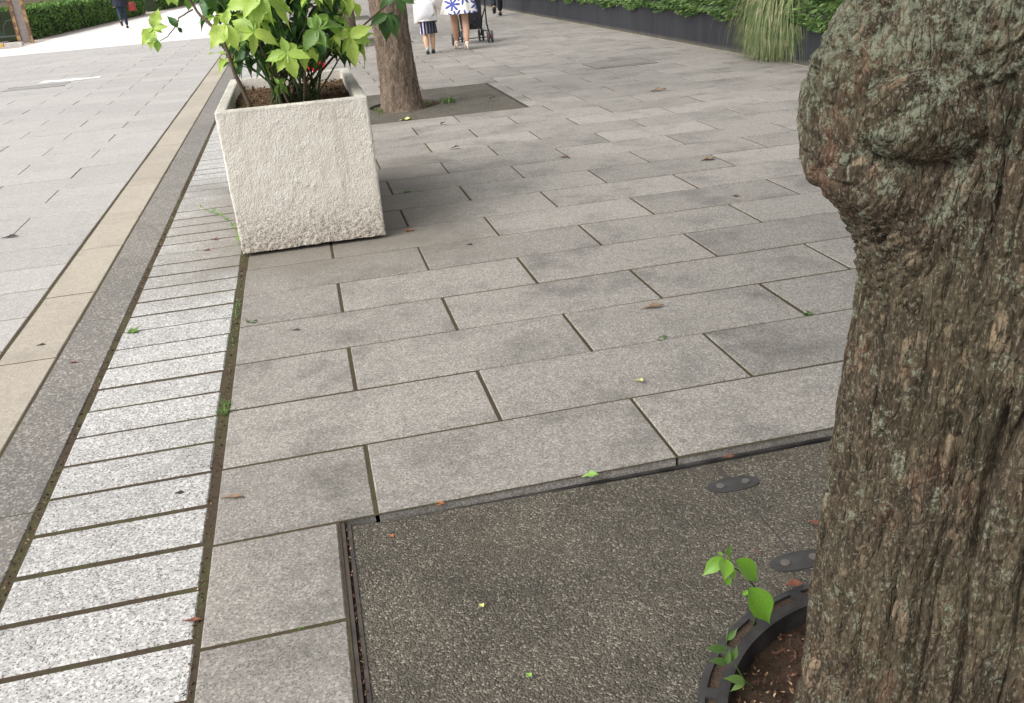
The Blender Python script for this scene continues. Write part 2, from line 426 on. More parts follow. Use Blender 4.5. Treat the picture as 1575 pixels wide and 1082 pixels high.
for k in range(-5, 150):
    y0 = Y0+k*D; y1 = y0+D
    cuts = [(g[0], g[1]) for g in GR if y0 > g[2]-.1 and y1 < g[3]+.1]
    off = X0 if k % 2 == 0 else X0+L/2
    xs = [XL]+[off+i*L for i in range(0, 9) if XL+.1 < off+i*L < WX-.1]+[WX]
    if k == -1 or k < -1: xs = [XL]+[x for x in xs[1:] if x > GX1]  # the narrow column left of the pit
    for a, b in zip(xs[:-1], xs[1:]):
        for s_, e_ in sub_rows(k, a, b, cuts):
            rects.append((s_, e_, y0, y1))
rects.sort(key=lambda r_: (0 if r_[2] > .8 else 1, r_[2]) if r_[2] > .8 else (0, 60.))
lay(pave, 'paving_slab', rects, MAT['slab'], th=.05, gap=.0125, bev=.004, key='paving_slab', jit=.0014)

# weathered blotches differ slab to slab through each object's own random value
strip = empty('edge_strip'); strip['kind'] = 'structure'
P_ = .2112; rects = [(-1.006, float(np.interp(1.694+(k+.5)*P_, [1.7, 2.1, 3.3, 4.5], [-.474, -.482, -.507, -.503]))+random.uniform(-.002, .002), 1.694+(k)*P_, 1.694+(k+1)*P_) for k in list(range(-4, 285))+list(range(-14, -4))]
lay(strip, 'kerb_sett', rects, MAT['white'], gx=.003, th=.05, gap=.019, bev=.005, key='kerb_sett', jit=.002)
band = empty('gutter_band'); band['kind'] = 'structure'
rects = [(-1.246, -1.033, 2.69+k*.889, 2.69+(k+1)*.889) for k in range(-5, 66)]
lay(band, 'gutter_slab', rects, MAT['dark'], gx=.002, th=.05, gap=.008, bev=.003, key='gutter_slab', jit=.001)
band2 = empty('beige_band'); band2['kind'] = 'structure'
rects = [(-1.513, -1.256, 4.04+k*.9145, 4.04+(k+1)*.9145) for k in range(-6, 64)]
lay(band2, 'edging_stone', rects, MAT['beige'], gx=.004, th=.05, gap=.012, bev=.004, key='edging_stone', jit=.0015)
lp = empty('side_pavement'); lp['kind'] = 'structure'
rects = []
for k in range(-17, 43):
    y0 = 6.505+k*.4575
    off = -2.06 if k % 2 == 0 else -2.6
    xs = [-1.527]+[off-i*1.08 for i in range(0, 7) if off-i*1.08 > -8.0]+[-8.25]
    for a, b in zip(xs[:-1], xs[1:]): rects.append((b, a, y0, y0+.4575))
rects.sort(key=lambda r_: r_[2] < 2.8)
vis = [r_ for r_ in rects if r_[2] > 2.8 and r_[0] > -1.3-(r_[2]-2.)*.42-1.2]; hid = [r_ for r_ in rects if r_ not in vis]
lay(lp, 'paving_slab', vis+hid, MAT['left'], gx=.006, th=.05, gap=.014, bev=.003, key='side_slab', jit=.0012)
# plain pale paving beyond
def plainmat(name, a, b, sc=1.2):
    m = M(name, .85, .25)
    col = m.mix(m.map(m.noise(m.pos, sc, 5, .6), .35, .65), a, b); col = m.mulc(col, m.map(m.noise(m.pos, 60., 3), .3, .7, .92, 1.08))
    m.color(col); m.bump(m.noise(m.pos, 120., 3), .4, .002); return m.m
mb = MB(); quad(mb, -8.25, -1.527, 6.505+43*.4575, 260, -.003)
tag(mb.build('pale_paving', plainmat('pale_concrete', (.56, .545, .52), (.64, .63, .61))), kind='structure')
mb = MB(); quad(mb, -9.6, -8.25, -5, 260, -.005)
tag(mb.build('verge', plainmat('dusty_verge', (.3, .25, .22), (.42, .37, .33), 3.)), kind='structure')
mb = MB(); quad(mb, -30, -9.6, -5, 260, -.008)
tag(mb.build('road', plainmat('worn_asphalt', (.2, .2, .21), (.25, .25, .26))), kind='structure')
mb = MB(); quad(mb, XL, 60, Y0+150*D, 260, -.004)
tag(mb.build('far_pavement', plainmat('far_paving_stone', (.36, .35, .33), (.42, .41, .39))), kind='structure')

mb = MB(); hp = [(-8.3, 29.6), (-8.15, 33.2), (-7.65, 38.4), (-7.2, 44.), (-6.65, 49.), (-6.3, 52.5), (-5.1, 66.)]
mb.add([(x-1.2, y, .001) for x, y in hp]+[(x+.55, y, .001) for x, y in hp], [(i, i+7, i+8, i+1) for i in range(6)])
tag(mb.build('planting_strip', plainmat('dusty_planting_strip', (.27, .22, .2), (.4, .35, .32), 2.5)), kind='structure')
# inspection cover flush with the paving, recessed joint round it
cv = empty('inspection_cover', (4.21, 12.1, 0))
mm = MB()
for a in ((-.42, .42, -.36, -.35), (-.42, .42, .35, .36), (-.42, -.41, -.35, .35), (.41, .42, -.35, .35)): mm.box(a[0], a[1], a[2], a[3], -.01, .004)
mm.build('rim', MAT['rustiron'], cv)
mm = MB(); mm.box(-.41, .41, -.35, .35, -.01, .003)
mm.build('infill', MAT['slab'], cv)
mm = MB(); mm.box(-.36, .36, -.25, -.243, .003, .0045); mm.build('lifting_slot', MAT['rustiron'], cv)
tag(cv, 'rectangular inspection cover with stone infill set in the paving near the dark wall', 'manhole cover')

cv = empty('drain_cover', (-4.3, 17.0, 0))
mm = MB(); mm.box(-.52, .42, -.22, .22, -.01, .003); mm.build('lid', simple('grey_lid', (.24, .23, .22), .7), cv)
mm = MB(); mm.box(-.55, .45, -.25, -.22, -.01, .004); mm.box(-.55, .45, .22, .25, -.01, .004); mm.build('rim', MAT['rustiron'], cv)
tag(cv, 'dull grey metal cover in the left paving beside the white painted patch', 'manhole cover')
mm = MB(); 
V = []; n_ = 16
for i in range(n_+1):
    t = i/n_; V += [(-.5+t*1.0, -.22+.05*math.sin(t*9)+.02*random.random(), 0), (-.5+t*1.0, .22-.16*t+.04*math.sin(t*13+1), 0)]
mm.add(V, [(2*i, 2*i+2, 2*i+3, 2*i+1) for i in range(n_)])
o = mm.build('paint_patch', simple('white_paint', (.62, .6, .59), .7), None, loc=(-3.95, 17.75, .004))
tag(o, 'worn white paint patch on the left paving', 'paint mark')

MAT['silt2'] = soilmat('frame_silt', 0., (.05, .038, .028), (.13, .09, .065))
# ------------------------------------------------------------------ tree pits with bound gravel panels
def grate(gx0, gx1, gy0, gy1, cx, cy_, ro, label, fine=True, zt=-.012):
    g = empty('tree_grate', (cx, cy_, 0)); tag(g, label, 'tree grate')
    x0, x1, y0, y1 = gx0-cx, gx1-cx, gy0-cy_, gy1-cy_
    e = .024
    # steel frame round the pit
    for a in ((x0, x0+.012, y0, y1), (x1-.012, x1, y0, y1), (x0+.012, x1-.012, y1-.012, y1), (x0+.012, x1-.012, y0, y0+.012)):
        mm = MB(); mm.box(a[0], a[1], a[2], a[3], -.12, -.006 if a[1]-a[0] < .1 or not fine else -.03); mm.build('frame_bar', MAT['rustiron'] if a[1]-a[0] < .1 else MAT['iron'], g)
    for a in ((x0+e-.004, x0+e+.006, y0+.012, y1-.012), (x1-e-.006, x1-e+.004, y0+.012, y1-.012)):
        mm = MB(); mm.box(a[0], a[1], a[2], a[3], -.12, -.009); mm.build('inner_bar', MAT['rustiron'], g)
    mm = MB(); mm.box(x0+.012, x0+e-.004, y0+.012, y1-.012, -.05, -.017); mm.build('slot_silt', MAT['silt2'], g)
    # four quadrant panels with the round opening
    n = 26
    for qx, qy in ((-1, 1), (1, 1), (-1, -1), (1, -1)):
        X = (x0+e+.006) if qx < 0 else (x1-e-.006); Yv = (y1-.022) if qy > 0 else (y0+.022)
        s_ = .003
        V = []; 
        for i in range(n+1):
            a = math.pi/2*i/n; px_, py_ = qx*math.cos(a)*ro, qy*math.sin(a)*ro
            px_ = px_ if abs(px_) > s_ else qx*s_; py_ = py_ if abs(py_) > s_ else qy*s_
            # outer boundary partner
            tx = abs(X)/max(math.cos(a), 1e-6); ty = abs(Yv)/max(math.sin(a), 1e-6); t = min(tx, ty)
            ox, oy = qx*math.cos(a)*t, qy*math.sin(a)*t
            ox = ox if abs(ox) > s_ else qx*s_; oy = oy if abs(oy) > s_ else qy*s_
            V += [(px_, py_), (ox, oy)]
        # insert exact corner
        an = math.atan2(abs(Yv), abs(X)); ic = int(an/(math.pi/2)*n)
        V[2*ic+1] = (X, Yv) if abs(an-math.pi/2*ic/n) < math.pi/4/n else V[2*ic+1]
        if abs(an-math.pi/2*ic/n) >= math.pi/4/n: V[2*(ic+1)+1] = (X, Yv)
        def zz(p): return zt - .022*max(0., min(1., (p[0]-x0)/(x1-x0)*2.2))*(1 if fine else 0)
        m2 = len(V)
        VV = [(p[0], p[1], zz(p)) for p in V]+[(p[0], p[1], zz(p)-.05) for p in V]
        F = []
        for i in range(n):
            a, b, c, d = 2*i, 2*i+2, 2*i+3, 2*i+1
            f1 = (a, b, c, d) if qx*qy < 0 else (d, c, b, a)
            F.append(f1); 
            F.append((a, a+m2, b+m2, b)); F.append((d, c, c+m2, d+m2))
        F.append((0, 1, 1+m2, m2)); F.append((2*n, 2*n+m2, 2*n+1+m2, 2*n+1))
        mm = MB(); mm.add(VV, F)
        o = mm.build('gravel_panel', MAT['porous'], g)
        bmn = bmesh.new(); bmn.from_mesh(o.data); bmesh.ops.recalc_face_normals(bmn, faces=bmn.faces); bmn.to_mesh(o.data); bmn.free()
    return g
RCX, RCY = 1.082, 1.13
g1 = grate(*GR[0], RCX, RCY, .505, 'dark gravel-bound tree grate with iron ring and bolted plates round the big trunk in front')
# cast ring with slots
def ring(g, ro, ri, z, slots, mat, depth=.075):
    n = slots*10; V = []; F = []
    rr = [ri, ri+(ro-ri)*.27, ro-(ro-ri)*.3, ro]
    # top with slots: radial rails 0-1, 2-3 solid; 1-2 open in slot segments
    for lev, dz in ((0, 0.), (1, -.012)):
        for k in range(4):
            for i in range(n):
                a = 2*math.pi*i/n; V.append((rr[k]*math.cos(a), rr[k]*math.sin(a), z+dz + (-.002 if k in (0, 3) and lev == 0 else 0)))
    def id(lev, k, i): return lev*4*n + k*n + i % n
    for i in range(n):
        ph = i % 10
        F.append((id(0,0,i), id(0,1,i), id(0,1,i+1), id(0,0,i+1))); F.append((id(0,2,i), id(0,3,i), id(0,3,i+1), id(0,2,i+1)))
        if ph in (0, 1): F.append((id(0,1,i), id(0,2,i), id(0,2,i+1), id(0,1,i+1)))
        else:
            F.append((id(0,1,i), id(1,1,i), id(1,1,i+1), id(0,1,i+1))); F.append((id(0,2,i+1), id(1,2,i+1), id(1,2,i), id(0,2,i)))
        if ph == 2: F.append((id(0,1,i), id(0,2,i), id(1,2,i), id(1,1,i)))
        if ph == 0: F.append((id(0,2,i), id(0,1,i), id(1,1,i), id(1,2,i)))
        F.append((id(0,3,i), id(1,3,i), id(1,3,i+1), id(0,3,i+1)))
    mm = MB(); mm.add(V, F); r_ = mm.build('iron_ring', mat, g)
    # inner lip wall
    V = []; F = []
    for k, (rad, zz_) in enumerate(((ri, z-.002), (ri-.008, z-.004), (ri-.008, z-depth), (ri, z-depth))):
        for i in range(n): a = 2*math.pi*i/n; V.append((rad*math.cos(a), rad*math.sin(a), zz_))
    for k in range(3):
        for i in range(n): F.append((k*n+i, k*n+(i+1) % n, (k+1)*n+(i+1) % n, (k+1)*n+i))
    mm = MB(); mm.add(V, F); mm.build('ring_lip', mat, g, smooth=False)
    # silt lying in the slots
    V = []; 
    for k, rad in enumerate((rr[1], rr[2])):
        for i in range(n): a = 2*math.pi*i/n; V.append((rad*math.cos(a), rad*math.sin(a), z-.009))
    mm = MB(); mm.add(V, [(i, n+i, n+(i+1) % n, (i+1) % n) for i in range(n)]); mm.build('slot_silt', MAT['silt'], g)
MAT['silt'] = soilmat('leaf_silt', 0., (.03, .024, .02), (.13, .09, .065))
ring(g1, .521, .464, -.016, 22, MAT['iron'])
# bolted plates over the panel seam
for yy in (2.152, 1.757):
    mm = MB(); V = []; n = 28
    for z in (-.036, -.0305):
        for i in range(n):
            a = 2*math.pi*i/n; cxx = math.cos(a); syy = math.sin(a)
            V.append((.082*math.copysign(abs(cxx)**.8, cxx), .036*math.copysign(abs(syy)**.8, syy), z))
    mm.add(V, [tuple(range(n))[::-1], tuple(range(n, 2*n))]+[(k, (k+1) % n, n+(k+1) % n, n+k) for k in range(n)])
    pl = mm.build('joint_plate', MAT['iron'], g1, loc=(0, yy-RCY, 0))
    for sx in (-1, 1):
        mm = MB(); mm.disc((sx*.041, 0, -.0305), .0125, .003, 18); mm.build('bolt', MAT['steel'], pl)
    mm = MB(); dy_ = .1 if yy > 2 else -.08
    y_a, y_b = sorted((0., dy_))
    mm.box(-.009, .009, yy-RCY+y_a, yy-RCY+y_b, -.05, -.0325); mm.build('seam_bar', MAT['rustiron'], g1)
mm = MB(); mm.box(-.0028, .0028, .53, Y0-RCY-.02, -.05, -.0338); mm.build('seam_filler', MAT['rustiron'], g1)
# pit floor with soil
def pit(cx, cy_, rr, z, name='soil_bed'):
    n = 90; V = []; F = []
    radii = np.linspace(.05, rr, n//2)
    th = np.linspace(0, 2*np.pi, 180, endpoint=False)
    A, B = np.meshgrid(radii, th, indexing='ij'); X = A*np.cos(B); Yv = A*np.sin(B)
    P = np.stack([X.ravel(), Yv.ravel(), 0*X.ravel()], 1)
    Z = z + .018*fbm(P*9, 4, 3) + .006*fbm(P*60, 3, 5)
    P[:, 2] = Z
    na, nb = A.shape; i = np.arange(na-1)[:, None]*nb; j = np.arange(nb)[None, :]; j2 = (j+1) % nb
    F = np.stack([(i+j), (i+nb+j), (i+nb+j2), (i+j2)], -1).reshape(-1, 4)
    return tag(obj(name, mesh_np(name, P, F, True), MAT['soil'], loc=(cx, cy_, 0)), kind='structure')
pit(RCX, RCY, .52, -.075)
g2 = grate(*GR[1], 1.085, 10.46, .40, 'flush gravel-bound tree grate round the middle distance tree behind the planter', False, -.004)
mm = MB(); mm.disc((0, 0, -.03), .41, .005, 40); mm.build('pit_soil', MAT['soil'], g2)
for q in (2, 3):
    g3 = grate(*GR[q], 1.085, (GR[q][2]+GR[q][3])/2, .40, 'far tree grate under the %s trunk behind the potted shrub' % ('third' if q == 2 else 'farthest'), False, -.004)
    mm = MB(); mm.disc((0, 0, -.03), .41, .005, 40); mm.build('pit_soil', MAT['soil'], g3)

# ------------------------------------------------------------------ big trunk
TC = (1.11, 1.12)
def trunk_big():
    t = empty('street_tree', (TC[0], TC[1], -.08)); tag(t, 'huge lichen-covered tree trunk with a swollen burl at the right edge, close to camera', 'tree')
    # silhouettes measured in the picture: height -> radius
    zs = np.array([-.1, 0., .05, .27, .41, .69, .82, .92, 1.0, 1.1, 1.3, 1.6, 2.2, 3.2]); 
    rs = np.array([.345, .328, .325, .324, .319, .308, .301, .294, .291, .283, .272, .262, .25, .22])
    fine_a = np.linspace(R(128), R(262), 430); coarse = np.linspace(R(262), R(128+360), 120)[1:-1]
    th = np.concatenate([fine_a, coarse]); zf = np.concatenate([np.arange(-.1, 1.62, .0025), np.arange(1.64, 3.3, .03)])
    Z, T = np.meshgrid(zf, th, indexing='ij')
    r_ = np.interp(Z.ravel(), zs, rs); Tr = T.ravel(); Zr = Z.ravel()
    # root flare lobes
    fl = np.clip(1-(Zr+.08)/.3, 0, 1)**2; r_ = r_ + fl*.012*np.cos(Tr*5+1.)
    r_ = r_ + .008*np.sin(Tr*3+Zr*2.)*np.clip(1-Zr/1.2, 0, 1)
    def bulge(a0, z0, sa, szu, szd, amp, p=2.):
        da = (Tr-R(a0)+math.pi) % (2*math.pi)-math.pi
        sz = np.where(Zr > z0, szu, szd)
        d = np.sqrt((da/R(sa))**2+((Zr-z0)/sz)**2)
        return amp*np.clip(1-d**p, 0, 1)**.8
    prof = np.interp(Zr, [.95, .982, 1.017, 1.045, 1.079, 1.108, 1.136, 1.164, 1.226, 1.267, 1.296, 1.316, 1.332, 1.355, 1.377, 1.395, 1.44, 1.52, 1.6],
                     [0, .006, .016, .03, .055, .082, .108, .123, .134, .133, .128, .118, .106, .09, .077, .062, .035, .012, 0])
    da1 = (Tr-R(147)+math.pi) % (2*math.pi)-math.pi
    b1 = prof*np.clip(1-np.abs(da1/R(46))**2.2, 0, 1)
    b2 = bulge(188.5, 1.25, 13, .07, .058, .07)
    b3 = bulge(176, 1.42, 42, .2, .16, .03)
    b4 = bulge(214, 1.33, 20, .14, .12, .03) + bulge(172, 1.15, 16, .06, .06, .02)
    sm = np.clip((b1+b2+b3)/.07, 0, 1)
    r_ = r_ + b1+b2+b3+b4
    # bark plates, long wandering furrows, fine flakes
    P0 = np.stack([r_*np.cos(Tr), r_*np.sin(Tr), Zr], 1)
    wv = np.stack([fbm(P0*9, 3, 1), fbm(P0*9, 3, 2), fbm(P0*9, 3, 3)], 1)
    def st_(h, v, hb=None, vb=None):
        hb = h if hb is None else hb; vb = v if vb is None else vb
        H_ = h+(hb-h)*sm; V_ = v+(vb-v)*sm
        return P0*np.stack([H_, H_, V_], 1)
    wx = wv*np.array([1, 1, .5]); c1 = vnoise(st_(30, 2.5, 18, 9)+wx*.1, 41); c2 = vnoise(st_(46, 4., 36, 20)+wx*.2, 43); c3 = vnoise(st_(42, 2.6, 24, 12)+wx*.12, 47)
    gate = np.clip(fbm(st_(12, 4), 2, 51)*1.4+.75, 0, 1)
    k1 = np.exp(-np.abs(c1/.12)**1.7); k2 = np.exp(-(c2/.17)**2); k3 = np.exp(-np.abs(c3/.11)**1.7)*gate
    d1, d2, cid = worley(st_(52, 17, 40, 26)+wv*.25, 11); edge = np.clip((d2-d1)/.16, 0, 1)
    e1, e2, cid2 = worley(st_(150, 44, 120, 70)+wv*.5, 29); ed2 = np.clip((e2-e1)/.25, 0, 1)
    rough = fbm(st_(170, 60, 170, 120), 3, 21); mid = fbm(st_(45, 14, 40, 30), 3, 23)
    sc_ = 1-.62*sm
    disp = sc_*(-.019*k1*(.35+.65*gate) -.005*k2 -.017*k3) + sc_*(.004*(edge-1) + .006*(cid-.5)*edge) + .0008*(ed2-1) + .0018*(cid2-.5)*ed2 + .0006*mid + .0010*rough + .006*(1-sm)
    # folds of the burl: crease round the knob and between the swellings
    da = (Tr-R(188)+math.pi) % (2*math.pi)-math.pi
    dk_ = np.sqrt((da/R(12.5))**2+((Zr-1.25)/np.where(Zr > 1.25, .068, .062))**2)
    disp -= .010*np.exp(-((dk_-1.06+.12*wv[:, 0])/.14)**2)*np.where(Zr > 1.25, .6, 1.)
    disp -= .009*sm*np.exp(-(vnoise(st_(9, 8, 13, 9)+wv*.35, 61)/.06)**2) + .007*sm*np.exp(-(vnoise(st_(20, 20, 20, 13)+wv*.4, 67)/.07)**2)
    r2 = r_+disp
    V = np.stack([r2*np.cos(Tr), r2*np.sin(Tr), Zr+.08], 1)
    # slight lean of upper part
    nz, na = Z.shape; i = np.arange(nz-1)[:, None]*na; j = np.arange(na)[None, :]; j2 = (j+1) % na
    F = np.stack([i+j, i+j2, i+na+j2, i+na+j], -1).reshape(-1, 4)
    me = mesh_np('trunk', V, F, True)
    at = me.attributes.new('plate', 'FLOAT', 'POINT'); at.data.foreach_set('value', (cid*.75+cid2*.25).astype(np.float32))
    li = np.clip((Zr-1.05)/.35, 0, 1)*.62 + .2*np.clip(1-np.abs(Tr-R(150))/R(18), 0, 1)
    at = me.attributes.new('lichen', 'FLOAT', 'POINT'); at.data.foreach_set('value', li.astype(np.float32))
    obj('trunk', me, MAT['bark'], t)
    return t
def limbs_and_crown(t, h, r0_, seed, crown_r=2.6, n=2600, size=.16):
    rr = random.Random(seed); nr = np.random.default_rng(seed)
    mm = MB(); tips = []
    for k in range(6):
        a = k*math.pi/3+rr.uniform(-.3, .3); le = rr.uniform(1.3, 2.1); up = rr.uniform(.9, 2.2)
        p0 = Vector((0, 0, h-.25)); p1 = p0+Vector((math.cos(a)*le*.4, math.sin(a)*le*.4, up*.55)); p2 = p0+Vector((math.cos(a)*le, math.sin(a)*le, up))
        mm.tube([p0, p1, p2], [r0_*.55, r0_*.4, r0_*.15], 8)
        tips += [p1, p2]
    mm.build('limb', MAT['bark2'], t, True)
    c = np.array([[p.x, p.y, p.z] for p in tips]); cc = c[nr.integers(0, len(c), n)]
    P = cc + nr.normal(0, .62, (n, 3))*np.array([1, 1, .7]); P[:, 2] = np.maximum(P[:, 2], h+.15)
    cloud('crown', P, size, MAT['crown'], t, nr)
def cloud(name, P, size, mat, parent, nr, stretch=1.6, ori=None, kind=None, sv=.4):
    n = len(P); a = nr.normal(size=(n, 3)); a /= np.linalg.norm(a, axis=1)[:, None]
    if ori is not None: a = a*.6+ori; a /= np.linalg.norm(a, axis=1)[:, None]
    b = nr.normal(size=(n, 3)); b -= (b*a).sum(1)[:, None]*a; b /= np.linalg.norm(b, axis=1)[:, None]
    s = size*nr.uniform(1-sv, 1+sv, n)[:, None]
    V = np.stack([P-a*s*stretch/2, P+b*s/2, P+a*s*stretch/2, P-b*s/2], 1).reshape(-1, 3)
    F = np.arange(4*n).reshape(-1, 4)
    o = obj(name, mesh_np(name, V, F), mat, parent)
    if kind: o['kind'] = kind
    return o
tb = trunk_big(); limbs_and_crown(tb, 3.35, .2, 3, n=4600)

def trunk_far(x, y, rb, rt, h, seed, label, lean=0., na=96, nz=170, group=None):
    t = empty('street_tree', (x, y, -.03)); tag(t, label, 'tree', group)
    th = np.linspace(0, 2*np.pi, na, endpoint=False); zf = np.linspace(0, h, nz)**1.0
    Z, T = np.meshgrid(zf, th, indexing='ij'); Tr = T.ravel(); Zr = Z.ravel()
    r_ = rt+(rb-rt)*np.exp(-Zr*2.6) + (rb*.12)*np.exp(-Zr*9)*(1+.5*np.cos(Tr*4+seed))
    r_ = r_*(1+.035*np.sin(Tr*2+Zr*1.3+seed))
    P0 = np.stack([r_*np.cos(Tr), r_*np.sin(Tr), Zr], 1)
    d1, d2, cid = worley(P0*np.array([26, 26, 5.])+fbm(P0*5, 2, seed)[:, None]*.8, seed)
    r_ = r_ + .012*(np.clip((d2-d1)/.35, 0, 1)**.6-1) + .006*fbm(P0*np.array([30, 30, 9.]), 3, seed)
    V = np.stack([r_*np.cos(Tr)+lean*Zr, r_*np.sin(Tr), Zr], 1)
    i = np.arange(nz-1)[:, None]*na; j = np.arange(na)[None, :]; j2 = (j+1) % na
    me = mesh_np('trunk', V, np.stack([i+j, i+j2, i+na+j2, i+na+j], -1).reshape(-1, 4), True)
    at = me.attributes.new('plate', 'FLOAT', 'POINT'); at.data.foreach_set('value', cid.astype(np.float32))
    obj('trunk', me, MAT['bark2'], t)
    if lean: pass
    limbs_and_crown(t, h, rt, seed, n=800)
    return t
trunk_far(1.03, 10.22, .245, .192, 3.3, 5, 'brown furrowed tree trunk right behind the stone planter', -.03)
trunk_far(1.07, 19.9, .21, .165, 3.2, 8, 'slim dark tree trunk farther back between shrub leaves and brown trunk')
trunk_far(1.1, 29.2, .21, .17, 3.2, 12, 'farthest tree trunk, mostly hidden behind the potted shrub')

# ------------------------------------------------------------------ stone planter
def planter():
    x0, x1, y0, y1, H = -.492, .336, 5.21, 6.83, .822
    t = empty('stone_planter', ((x0+x1)/2, (y0+y1)/2, 0)); tag(t, 'rough off-white stucco planter box holding the bright green shrub', 'planter')
    hx, hy = (x1-x0)/2, (y1-y0)/2
    def per(ex, n_c=5, step=.009, rad=.012):
        pts = []
        cs = [(ex[0]-rad, -ex[1]+rad, -90), (ex[0]-rad, ex[1]-rad, 0), (-ex[0]+rad, ex[1]-rad, 90), (-ex[0]+rad, -ex[1]+rad, 180)]
        for cxx, cyy, a0 in cs:
            pts.append([(cxx+rad*math.cos(R(a0+90*k/n_c)), cyy+rad*math.sin(R(a0+90*k/n_c))) for k in range(n_c+1)])
        out = []
        nx, ny = int((2*hx)/step), int((2*hy)/step)
        for k in range(4):
            out += pts[k]
            p, q = pts[k][-1], pts[(k+1) % 4][0]; m = (ny if k % 2 == 0 else nx); m = nx if k in (1, 3) else ny
            if k == 0 or k == 2: m = nx
            m = max(nx, ny) if False else (nx if abs(p[1]-q[1]) < .01 else ny)
            out += [(p[0]+(q[0]-p[0])*i/m, p[1]+(q[1]-p[1])*i/m) for i in range(1, m)]
        return np.array(out)
    wl = .062
    prof = [(0., z) for z in np.arange(.022, H-.006, .009)] + [(-.003, H-.003), (-.008, H)] + [(-x_, H) for x_ in np.arange(.016, wl-.006, .012)] + [(-wl+.003, H-.002), (-wl, H-.008)] + [(-wl, z) for z in (H-.04, H-.08, H-.13, H-.2)]
    V = []; cnt = None
    for off, z in prof:
        p = per((hx+off, hy+off)); cnt = len(p)
        V.append(np.c_[p, np.full(cnt, z)])
    V = np.concatenate(V); n = V.copy()
    # outward normal for outer walls
    isout = np.repeat(np.array([0 if off == 0. else (1 if z >= H-.009 else 2) for off, z in prof]), cnt)
    nx_ = np.where(np.abs(np.abs(V[:, 0])-hx) < .014, np.sign(V[:, 0]), 0.); ny_ = np.where(np.abs(np.abs(V[:, 1])-hy) < .014, np.sign(V[:, 1]), 0.)
    lo = np.clip(1-V[:, 2]/.32, 0, 1)
    nz = .0012*fbm(V*np.array([100, 100, 50.]), 2, 4) + .0085*np.clip(fbm(V*np.array([70, 70, 30.]), 2, 14)-.42, 0, .6)*np.clip(fbm(V*6, 2, 15)+.6, .15, 1.2) + .0048*lo*fbm(V*95, 1, 8) + .001*fbm(V*5, 2, 6)
    # chipped lower edge
    chip = np.clip(1-(V[:, 2]-.022)/.03, 0, 1)*.005*np.clip(fbm(V*16, 3, 31), 0, 1)
    m0 = isout == 0
    V[m0, 0] += (nx_*(nz-chip))[m0]; V[m0, 1] += (ny_*(nz-chip))[m0]
    V[~m0, 2] += .35*nz[~m0]
    V[:, 2] += np.where(V[:, 2] < .03, .003*np.clip(fbm(V*12, 3, 41), -.6, 1), 0)
    N = len(prof); i = np.arange(N-1)[:, None]*cnt; j = np.arange(cnt)[None, :]; j2 = (j+1) % cnt
    F = np.stack([i+j, i+j2, i+cnt+j2, i+cnt+j], -1).reshape(-1, 4)
    obj('shell', mesh_np('shell', V, F, True), MAT['planter'], t)
    mm = MB(); mm.box(-hx+.03, hx-.03, -hy+.03, hy-.03, .03, .05); mm.build('floor', MAT['planter'], t)
    fm = simple('foot_block', (.05, .045, .04), .9)
    for sx in (-1, 1):
        for sy_ in (-1, 1):
            mm = MB(); mm.box(sx*(hx-.16)-.05, sx*(hx-.16)+.05, sy_*(hy-.2)-.05, sy_*(hy-.2)+.05, .001, .03); mm.build('foot', fm, t)
    # soil
    nx, ny = 60, 110
    X, Yv = np.meshgrid(np.linspace(-hx+wl-.004, hx-wl+.004, nx), np.linspace(-hy+wl-.004, hy-wl+.004, ny), indexing='ij')
    P = np.stack([X.ravel(), Yv.ravel(), 0*X.ravel()], 1); P[:, 2] = .745+.018*fbm(P*8, 4, 2)+.008*fbm(P*60, 2, 9)+.03*np.exp(-((P[:, 0]+.26)**2+(P[:, 1]+.55)**2)*20)
    i = np.arange(nx-1)[:, None]*ny; j = np.arange(ny-1)[None, :]
    o = obj('soil', mesh_np('soil', P, np.stack([i+j, i+ny+j, i+ny+j+1, i+j+1], -1).reshape(-1, 4), True), MAT['planter_soil'], t)
    return t
planter()

# ------------------------------------------------------------------ leaves
def leaf_mesh(name, mat, length=1., width=.4, droop=.2, fold=.18, serr=.0, seg=9, pointed=1.4, wav=0.):
    V = []; F = []
    for i in range(seg+1):
        t = i/seg; wv = math.sin(math.pi*min(1, t**.85))**.8*(1-t**6*.2)
        if t > .6: wv *= (1-((t-.6)/.4)**pointed*.75)
        if i == 0: wv = .06
        if i == seg: wv = 0.01
        if serr and 2 < i < seg: wv *= 1+serr*(1 if i % 2 else -1)
        w_ = width/2*wv; z = -droop*t*t*length; y = t*length*(1-.15*droop*t)
        zz_ = wav*math.sin(t*12)*w_
        V += [(-w_, y, z+fold*w_+zz_), (-w_*.5, y, z+fold*.35*w_), (0, y, z), (w_*.5, y, z+fold*.35*w_), (w_, y, z+fold*w_-zz_)]
    for i in range(seg):
        for k in range(4): F.append((i*5+k, i*5+k+1, (i+1)*5+k+1, (i+1)*5+k))
    me = bpy.data.meshes.new(name); me.from_pydata(V, [], F); me.materials.append(mat)
    me.polygons.foreach_set('use_smooth', [True]*len(F)); me.update(); return me
def put_leaf(me, parent, base, direction, size, roll=0., up=Vector((0, 0, 1)), name='leaf'):
    d = direction.normalized(); x = d.cross(up)
    if x.length < .05: x = Vector((1, 0, 0))
    x.normalize(); z = x.cross(d)
    m = Matrix((x, d, z)).transposed().to_4x4() @ Matrix.Rotation(roll, 4, 'Y')
    o = bpy.data.objects.new(name, me); link(o, parent)
    m = Matrix.Translation(base) @ m @ Matrix.Scale(size, 4)
    o.matrix_local = m
    return o
